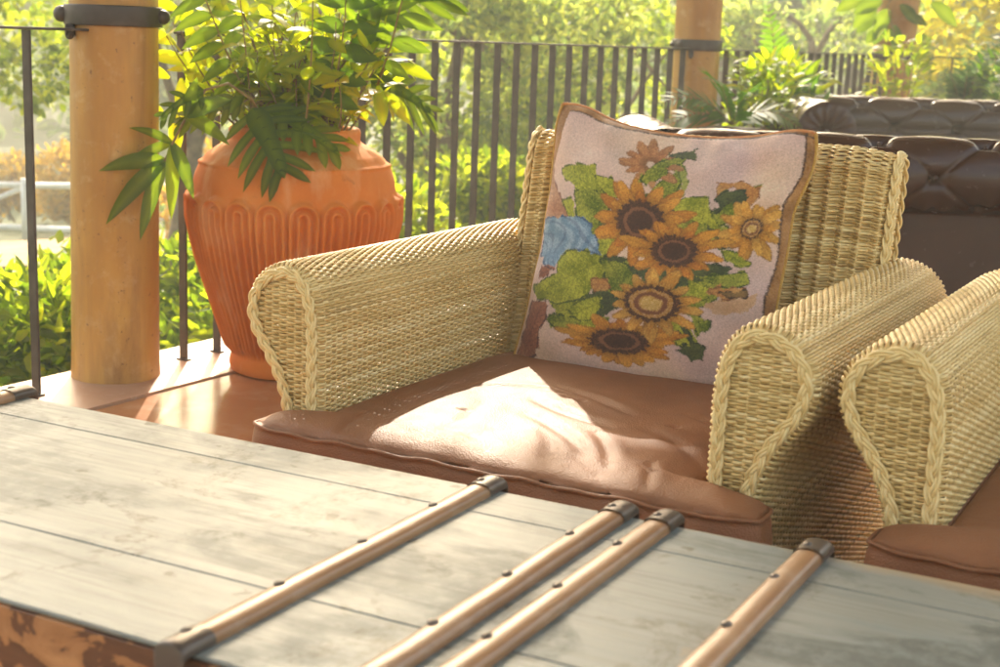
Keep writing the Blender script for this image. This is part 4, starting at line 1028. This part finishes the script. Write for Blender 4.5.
# ---------------------------------------------------------------- plants round the far columns
def planter(P,L,W,H,label,rz):
    e=empty('planter_box',P,label,'planter',rz=rz)
    MB().box((-L/2,-W/2,.002),(L/2,W/2,H),bev=.01).build('box',M['terracotta'],e,False)
    MB().box((-L/2+.02,-W/2+.02,H-.01),(L/2-.02,W/2-.02,H+.006)).build('soil',M['soil'],e,False)
RZ=math.atan2(RAX[1][1],RAX[1][0])
def plant(name,P,label,cat,mat,fn,stemmat='stem'):
    e=empty(name,P,label,cat);l=MB();s=MB();fn(l,s)
    if s.v: s.build('stems',M[stemmat],e)
    l.build('leaves',M[mat],e);return e
def arch_fern(n,H,sp,W,seed,np_=16,face=(0,-1)):
    def f(l,s):
        r=random.Random(seed)
        for i in range(n):
            a=r.uniform(0,6.28);o=sp*r.uniform(.35,1);h=H*r.uniform(.55,1)
            pts=[V(0,0,0)+V(math.cos(a),math.sin(a),0)*o*k**1.6+V(0,0,1)*h*(1.25*k-.38*k*k*1.0) for k in np.linspace(0,1,8)]
            frond(l,pts,W*r.uniform(.8,1.1),np_,r.uniform(.25,.8),s,.2,.55,.3,r)
    return f
planter(RP(3.62,.36,0),.34,.30,.64,'tall square terracotta pot holding the spiky fern by the column',RZ)
planter(RP(4.62,.20,0),2.1,.30,.50,'long terracotta planter trough behind the near sofa, full of ferns',RZ)
planter(RP(6.9,.75,0),1.6,.40,.50,'terracotta planter trough by the last column behind the far sofa',RZ)
def palm(l,s):
    r=random.Random(5)
    for (d,L) in (((-.9,-.2,.45),.42),((.9,-.3,.25),.36),((-.4,-.5,.8),.40),((.3,-.4,.8),.30),((-1,.1,.1),.36)):
        c=[V(*d)*L*k+V(0,0,.06*math.sin(k*3)-.10*k*k) for k in np.linspace(0,1,7)];frond(l,c,.22,16,r.uniform(.2,.4),s,.13,.6,.2,r)
plant('palm_fern',RP(3.62,.36,.66),'dark spiky fern at the foot of the column behind the cushion','fern','fern',palm)
def upright(l,s):
    r=random.Random(8)
    c=[V(-.02,0,0),V(-.03,0,.20),V(-.06,-.01,.40),V(-.09,-.02,.60),V(-.14,-.02,.80)];frond(l,c,.26,20,.62,s,.24,.55,.35,r)
    c=[V(-.05,0,0),V(-.12,0,.18),V(-.20,0,.36),V(-.26,0,.50)];frond(l,c,.20,14,.4,s,.2,.5,.3,r)
    c=[V(.0,0,0),V(.02,-.03,.3),V(.04,-.03,.55)];frond(l,c,.18,12,.2,s,.2,.5,.3,r)
plant('sword_fern',RP(5.0,.12,.50),'tall upright fern standing highest to the right of the column','fern','fern',upright)
def bushy(seed,n,rx,h,Lr,w=.34,up=.2,st_n=14):
    def f(l,s):
        r=random.Random(seed)
        for i in range(st_n):
            a=r.uniform(0,6.28);p=V(math.cos(a)*rx*r.random(),math.sin(a)*rx*.6*r.random(),h*r.uniform(.5,.95))
            s.tube(curve((p[0]*.3,p[1]*.3,0),p,(0,0,0),5),.003,5)
        for i in range(n):
            a=r.uniform(0,6.28);q=math.sqrt(r.random());z=r.random()**.8
            p=V(math.cos(a)*rx*q*(1-.3*z),math.sin(a)*rx*.7*q*(1-.3*z),h*z);L=r.uniform(*Lr)
            blade(l,p,V(math.cos(a)*.6+r.gauss(0,.5),math.sin(a)*.6+r.gauss(0,.5)-.2,r.uniform(-.2,1)*1+up),V(r.gauss(0,.3),-.4,1),L,L*w,r.uniform(.2,.9),.15,4,r.betavariate(2,2),.8)
    return f
plant('yellow_shrub',RP(4.22,.30,.50),'bright yellow-green shrub between the column and the tall fern','shrub','bright',bushy(3,330,.22,.50,(.06,.13)))
plant('leafy_shrub',RP(4.75,.22,.50),'broad green leafy shrub just left of the far sofa arm','shrub','bright',bushy(4,330,.28,.46,(.07,.16),.3))
plant('leafy_shrub',RP(4.50,.30,.50),'low green shrub under the tall upright fern','shrub','fern',bushy(14,300,.30,.38,(.06,.14),.3))
plant('blue_fern',RP(6.95,.70,.52),'blue-green fern in front of the last column','fern','blue',arch_fern(12,.85,.25,.17,9,15))
plant('leafy_shrub',RP(6.9,1.15,.48),'dark bushy shrub right of the blue-green fern','shrub','fern',bushy(6,620,.45,.68,(.06,.14),.36))
plant('leafy_shrub',RP(6.6,.35,.48),'green shrub left of the last column','shrub','bright',bushy(16,300,.26,.66,(.06,.12),.36))
plant('reed_plant',RP(6.7,2.15,.40),'wispy upright plant with thin stems near the right edge','plant','fern',bushy(7,420,.60,.68,(.06,.13),.22,.5,26))
planter(RP(6.8,1.9,0),1.5,.4,.42,'small planter trough behind the right end of the far sofa',RZ+math.pi/2)
def vine(l,s):
    r=random.Random(12)
    s.tube([V(.0,-.2,1.0),V(-.06,-.22,1.2),V(-.12,-.22,1.38),V(-.03,-.2,1.6),V(.1,-.2,1.85)],.006,6)
    for (x,z,d,L) in ((-.16,1.42,(-1,-.2,-.3),.24),(-.20,1.38,(-.9,-.3,-.7),.24),(-.10,1.36,(-.6,-.3,-.8),.22),(-.2,1.30,(-.9,-.2,-.6),.18),(-.12,1.28,(-.5,-.2,-.9),.20),(-.02,1.40,(.5,-.4,-.5),.20),(.02,1.32,(.8,-.4,-.2),.18),(-.22,1.48,(-1,-.2,.2),.2),(-.1,1.5,(-.3,-.4,.8),.2),(.20,1.42,(.9,-.2,-.6),.26),(.16,1.20,(.3,-.2,-.8),.12),(-.3,1.44,(-1,0,-.4),.22),(-.05,1.25,(0,-.4,-.9),.2),(-.16,1.22,(-.6,-.3,-.5),.16)):
        blade(l,V(x,-.2,z),V(*d),V(.1,-.8,.5),L,L*.52,.3,.12,7,r.uniform(.2,.8),.9)
plant('climbing_vine',P3,'broad oval leaves of a vine climbing the last column','vine','philo',vine)
# ---------------------------------------------------------------- garden foliage
def leafcloud(name,clumps,n,L,mat,parent,seed,asp=.5,lightdir=0.5,shell=.55,yv=(2,2)):
    """leaf-sized folded faces filling lumpy volumes; clumps: list of (centre, (rx,ry,rz))"""
    r=np.random.default_rng(seed);vol=np.array([c[1][0]*c[1][1]*c[1][2] for c in clumps])**.7;pk=r.choice(len(clumps),n,p=vol/vol.sum())
    C=np.array([c[0] for c in clumps])[pk];Rd=np.array([c[1] for c in clumps])[pk]
    d=r.normal(size=(n,3));d/=np.linalg.norm(d,axis=1)[:,None];q=(shell+(1-shell)*r.random(n))**1.0*(1+.22*vnoise(d+C*3,seed,2.5))
    P=C+Rd*d*q[:,None]
    keep=vnoise(P,seed+1,4.5/max(.25,float(np.median(Rd))))>-.42;P=P[keep];d=d[keep];n=len(P)
    ax=d*.6+r.normal(size=(n,3))*.7+V(0,0,.15);ax/=np.linalg.norm(ax,axis=1)[:,None]
    up=r.normal(size=(n,3))*.7+V(0,-.2,1);s=np.cross(ax,up);s/=np.linalg.norm(s,axis=1)[:,None]+1e-9;u=np.cross(s,ax)
    l=(L*r.uniform(.6,1.35,n))[:,None];w=l*asp*.5
    v=np.stack([P,P+ax*l*.35+s*w+u*w*.3,P+ax*l*.40,P+ax*l*.35-s*w+u*w*.3,P+ax*l*.78+s*w*.6+u*w*.15,P+ax*l,P+ax*l*.78-s*w*.6+u*w*.15],1)
    base=(np.arange(n)*7)[:,None]
    F=np.concatenate([base+np.array([0,1,4,2]),base+np.array([0,2,6,3]),base+np.array([2,4,5,5])[None]*0+np.array([2,4,5,6])]).astype(int)
    t=np.clip(r.beta(*yv,n)+.18*vnoise(P,seed+2,2.2/max(.3,float(np.median(Rd)))),0,1)
    return mesh_obj(name,v.reshape(-1,3),F,M[mat],parent,False,tint=np.repeat(t,7))
def shrub(P,clumps,n,L,mat,label,seed,cat='shrub',name='garden_shrub',group=None,yv=(2,2),asp=.5,stems=6,stemh=.6):
    e=empty(name,P,label,cat,group)
    r=random.Random(seed);s=MB()
    for k in range(stems):
        c=r.choice(clumps);s.tube(curve((r.gauss(0,.1),r.gauss(0,.1),0),V(*c[0]),(r.gauss(0,.1),0,0),6),np.linspace(.018,.006,6),5)
    s.build('branches',M['bark'],e);leafcloud('foliage',clumps,n,L,mat,e,seed,asp,yv=yv)
    return e
def P_at(x,y,Y):     # ground point below the view ray of a photo position, used once to lay the garden out
    return None
def G(x,y): return V(x,y,float(gz(x,y)))
def lump(r,n,rx,ry,z0,z1,s0,s1):
    return [(V(r.uniform(-rx,rx),r.uniform(-ry,ry),r.uniform(z0,z1)),(r.uniform(s0,s1),)*2+(r.uniform(s0,s1)*.8,)) for _ in range(n)]
r=random.Random(21)
# clipped hedge just outside the rail, left
for i,(x,y,lab,top,yv) in enumerate(((-2.05,5.35,'clipped yellow-green hedge shrub at the far left, outside the railing',.20,(2.4,1.7)),(-1.35,6.25,'clipped hedge shrub seen between the column and the urn',.20,(2.4,1.7)),(-.75,7.3,'bright hedge shrub outside the railing just right of the urn',.42,(2.6,1.4)),(.15,8.3,'bright hedge shrub outside the railing left of the armchair back',.50,(2.6,1.4)),(.95,9.6,'hedge shrub outside the railing behind the armchair back',.55,(2.2,1.6)))):
    P=G(x,y);h=top-P[2]
    cl=lump(r,16,.62,.36,h*.25,h-.24,.22,.30)
    shrub(P,cl,11000,.072,'hedge',lab,30+i,'hedge','hedge_shrub','hedge shrubs outside the railing',yv)
shrub(G(-3.5,6.4),lump(r,14,.7,.5,.2,.50,.22,.30),9000,.075,'hedge','lower hedge shrub at the left edge beyond the first','%d'%0 and 46,'hedge','hedge_shrub','hedge shrubs outside the railing',(2.2,1.7))
shrub(G(-1.15,5.15),lump(r,5,.25,.15,.05,.22,.08,.14),1500,.09,'bright','small bright ground shrub at the terrace edge behind the first baluster',47,stems=3)
# orange croton beyond
for i,(x,y,lab) in enumerate(((-5.1,17.8,'orange-leaved shrub behind the white fence at the left'),(-2.6,14.3,'orange and yellow shrub by the fence, right of the column'),(-6.9,19.5,'rusty orange shrub behind the fence post at the left edge'))):
    shrub(G(x,y),lump(r,9,.5,.4,.3,.8,.3,.45),3500,.10,'rust',lab,60+i,stems=4)
# trees
def tree(P,H,crown,n,L,mat,label,seed,yv=(2,2),trunk_r=.12,name='garden_tree',group='trees beyond the terrace',cat='tree'):
    e=empty(name,P,label,cat,group);r=random.Random(seed);t=MB()
    top=V(r.gauss(0,.2),r.gauss(0,.2),H*.75);c=curve((0,0,-.1),top,(r.gauss(0,.15),0,0),9);t.tube(c,np.linspace(trunk_r,trunk_r*.4,9),9)
    for k in range(9):
        a=r.choice(crown);b=c[r.randint(2,8)];t.tube(curve(b,V(*a[0]),(0,0,r.uniform(0,.3)),6),np.linspace(trunk_r*.38,trunk_r*.1,6),6)
    t.build('trunk',M['bark'],e);leafcloud('crown',crown,n,L,mat,e,seed,yv=yv);return e
def crown(seed,n,rx,ry,z0,z1,s0,s1): return lump(random.Random(seed),n,rx,ry,z0,z1,s0,s1)
# yellow-green tree upper left, drooping sprays
tree(G(-4.6,9.6),3.2,crown(1,26,1.25,1.0,1.55,3.4,.22,.42),15000,.085,'hedge','yellow-green tree at the upper left beyond the first railing',101,(2.6,1.5))
tree(G(-2.9,12.5),3.6,crown(2,22,1.1,.9,1.9,3.9,.3,.5),11000,.10,'bright','bright tree behind the urn plant',102,(2.2,1.6))
# light green bush tree behind the railing left of centre
tree(G(-.55,11.2),2.9,crown(3,34,1.35,.9,.8,2.95,.25,.48),22000,.075,'olive','pale green tree filling the railing between urn and armchair',103,(2.3,1.5),.09)
tree(G(.55,12.8),2.6,crown(4,26,1.2,.9,.6,2.3,.25,.45),14000,.08,'hedge','yellow-green young tree behind the pale green one',104,(2.4,1.6),.08)
tree(G(3.2,16.5),2.6,crown(5,26,2.0,1.2,.5,2.4,.35,.6),12000,.11,'olive','grey-green low tree behind the fern column',105,(2,2),.1)
# yellow flowering tree at the right
tree(G(6.0,14.5),5.0,crown(6,40,1.9,1.4,1.6,4.6,.3,.6),20000,.11,'yellow','yellow flowering tree beyond the right-hand railing',106,(2.2,1.6),.14)
tree(G(5.6,11.8),4.6,crown(7,12,.8,.7,3.2,4.4,.25,.45),5000,.09,'hedge','green tree branch hanging in the upper right corner',107,(1.6,2.6),.10)
tree(G(7.4,13.2),3.0,crown(8,22,1.2,1.0,1.0,2.5,.3,.5),9000,.10,'yellow','second yellow tree low at the right edge',108,(1.8,2.0),.1)
rr=random.Random(77)
k=0
labs=['thin pale-trunked tree far off above the railing, left one','thin pale-trunked tree far off above the railing, right one','hazy tree far left behind the fence','hazy tree behind the urn column','hazy broad tree above the pale green tree','hazy tree left of the fern column','hazy tree right of the fern column','hazy tree behind the climbing vine','hazy far tree behind the yellow tree','dark hazy tree far left edge']
for (x,y,h) in ((1.2,27,7),(3.9,28,7.5),(-13,26,5.2),(-7.5,27,5.6),(-1.5,25,5.6),(5.8,26,5.6),(9.5,25,5.2),(13.5,25,5.5),(17,23,6),(-17,23,5.5)):
    tree(G(x,y),h,crown(200+k,22,2.4,1.6,(.62 if k<2 else .30)*h,h,.7,1.1),8000,.24,'far',labs[k],210+k,(2,2),.16,'distant_tree','hazy distant trees');k+=1
def slabclumps(seed,n,u0,u1,w0,w1,z0,z1,s):
    q=random.Random(seed);o=[]
    for _ in range(n):
        z=q.uniform(z0,z1);p=CP(q.uniform(u0,u1),q.uniform(w0,w1),0)+V(-.14,1.42,0)*(z-.42);o.append((p[0],p[1],z,s))
    return o
def overhang(P,cl,label,seed,n):  # added tree out of view, its crown clumps placed to block the sun
    P=G(*P);cr=[(V(x,y,z)-P,(s,s,s*.6)) for x,y,z,s in cl]
    e=empty('added_shade_tree',P,label,'tree','tall shade trees over the terrace');t=MB()
    c=curve((0,0,-.1),V(np.mean([q[0][0] for q in cr])*.5,0,6.0),(-.3,0,0),9);t.tube(c,np.linspace(.2,.09,9),9)
    for k in range(10):
        t.tube(curve(c[6+k%3],cr[k*len(cr)//10][0],(0,0,.3),7),np.linspace(.07,.02,7),6)
    t.build('trunk',M['bark'],e);leafcloud('crown',cr,n,.17,'hedge',e,seed,shell=.05,asp=.6)
overhang((-5.2,8.8),slabclumps(5,150,-1.9,1.6,-1.7,-.46,6.0,6.8,.36),'tall tree whose crown shades the table from above the frame',401,38000)
overhang((7.5,12.0),slabclumps(6,80,1.20,3.0,-.5,1.9,6.1,6.9,.38)+slabclumps(8,60,.55,2.6,1.2,3.2,6.1,6.9,.38)+slabclumps(9,40,1.02,1.3,-.2,1.4,6.1,6.9,.28),'tall tree whose crown shades the second armchair from above the frame',402,42000)
# dense wood on the far slope: uncountable
cl=[]
for i in range(330):
    x=rr.uniform(-55,60);y=rr.uniform(34,58)+abs(x)*.05;cl.append((V(x,y,float(gz(x,y))+rr.uniform(.5,6.5)),(rr.uniform(1.4,2.6),rr.uniform(1.2,2),rr.uniform(1.1,2))))
o=leafcloud('distant_wood',cl,90000,.5,'far',None,300,.6);tag(o,'hazy wooded slope filling the background behind the garden','woodland',kind='stuff')
cl=[]
for i in range(120):
    x=rr.uniform(-12,14);y=rr.uniform(9.5,20);
    if gz(x,y)>-.7 or (x>-9 and x<-1 and 10<y<17): continue
    cl.append((V(x,y,float(gz(x,y))+.15),(rr.uniform(.4,.9),rr.uniform(.4,.8),rr.uniform(.2,.45))))
o=leafcloud('ground_cover',cl,26000,.11,'olive',None,301,.5);tag(o,'low mixed ground cover over the garden floor','ground cover',kind='stuff')
# ---------------------------------------------------------------- white garden fence
def gfence(A,B,label,n):
    A=np.array(A,float);B=np.array(B,float);mid=(A+B)/2;e=empty('garden_fence',G(*mid),label,'fence');base=e.location
    base=V(*base)
    for i in range(n):
        q=A+(B-A)*i/(n-1);p=G(*q)-base;MB().tube([p+V(0,0,-.1),p+V(0,0,.68)],.055,8).build('post',M['white'],e)
        if i<n-1:
            q2=A+(B-A)*(i+1)/(n-1);p2=G(*q2)-base
            for z in (.10,.60): MB().tube([p+V(0,0,z),p2+V(0,0,z)],.04,7).build('rail',M['white'],e)
            if i%2==0: MB().tube([p+V(0,0,.12),p2+V(0,0,.58)],.03,7).build('brace',M['white'],e)
gfence((-12.9,22.2),(-2.65,14.6),'white post-and-rail garden fence beyond the sandy path',8)
# ---------------------------------------------------------------- haze
HZ=bpy.data.materials.new('pale garden air');HZ.use_nodes=True;nt=HZ.node_tree;nt.nodes.clear()
vo=nt.nodes.new('ShaderNodeVolumePrincipled');vo.inputs['Color'].default_value=(.95,.94,.80,1);vo.inputs['Density'].default_value=HAZE;vo.inputs['Anisotropy'].default_value=.15
ou=nt.nodes.new('ShaderNodeOutputMaterial');nt.links.new(vo.outputs[0],ou.inputs['Volume'])
if HAZE>0:
    hz=mesh_obj('haze',*(lambda m:(np.concatenate(m.v),m.f))(MB().box((-320,-130,-4.5),(340,430,12.5))),HZ,None,False);tag(hz,kind='stuff')
# ---------------------------------------------------------------- light, sky, camera
sd=V(-.14,1.42,1.0);sd/=np.linalg.norm(sd)
w=bpy.data.worlds.new('World');SC.world=w;w.use_nodes=True;nt=w.node_tree;bg=nt.nodes['Background']
sk=nt.nodes.new('ShaderNodeTexSky');sk.sky_type='NISHITA';sk.sun_disc=False
sk.sun_elevation=math.asin(sd[2]);sk.sun_rotation=math.atan2(sd[0],sd[1]);sk.dust_density=5;sk.air_density=1.0
mx=nt.nodes.new('ShaderNodeMix');mx.data_type='RGBA';mx.blend_type='MULTIPLY';mx.inputs[0].default_value=1;mx.inputs[7].default_value=(1,.935,.785,1);nt.links.new(sk.outputs[0],mx.inputs[6]);nt.links.new(mx.outputs[2],bg.inputs[0]);bg.inputs[1].default_value=SKY
su=bpy.data.lights.new('sun','SUN');su.energy=SUN;su.angle=math.radians(.53);su.color=(1,.90,.74)
so=bpy.data.objects.new('sun',su);COL.objects.link(so)
import mathutils
so.rotation_euler=mathutils.Vector(-sd).to_track_quat('-Z','Y').to_euler();so.location=(0,20,15)
cam=bpy.data.cameras.new('camera');co=bpy.data.objects.new('camera',cam);COL.objects.link(co);SC.camera=co
cam.sensor_width=36;cam.lens=36*1.4454;cam.clip_end=2000;cam.clip_start=.05
p=.20105;r_=.03623
right=V(1,0,0);fwd=V(0,math.cos(p),-math.sin(p));down=V(0,-math.sin(p),-math.cos(p))
r2=right*math.cos(r_)-down*math.sin(r_);d2=down*math.cos(r_)+right*math.sin(r_)
mt=mathutils.Matrix(((r2[0],-d2[0],-fwd[0],0),(r2[1],-d2[1],-fwd[1],0),(r2[2],-d2[2],-fwd[2],1.05),(0,0,0,1)))
co.matrix_world=mt
cam.dof.use_dof=True;cam.dof.focus_distance=2.9;cam.dof.aperture_fstop=6.3
SC.view_settings.view_transform='Standard';SC.view_settings.look='None';SC.view_settings.exposure=EXPO;SC.view_settings.gamma=1
SC.cycles.max_bounces=8;SC.cycles.transparent_max_bounces=8;SC.cycles.volume_bounces=0
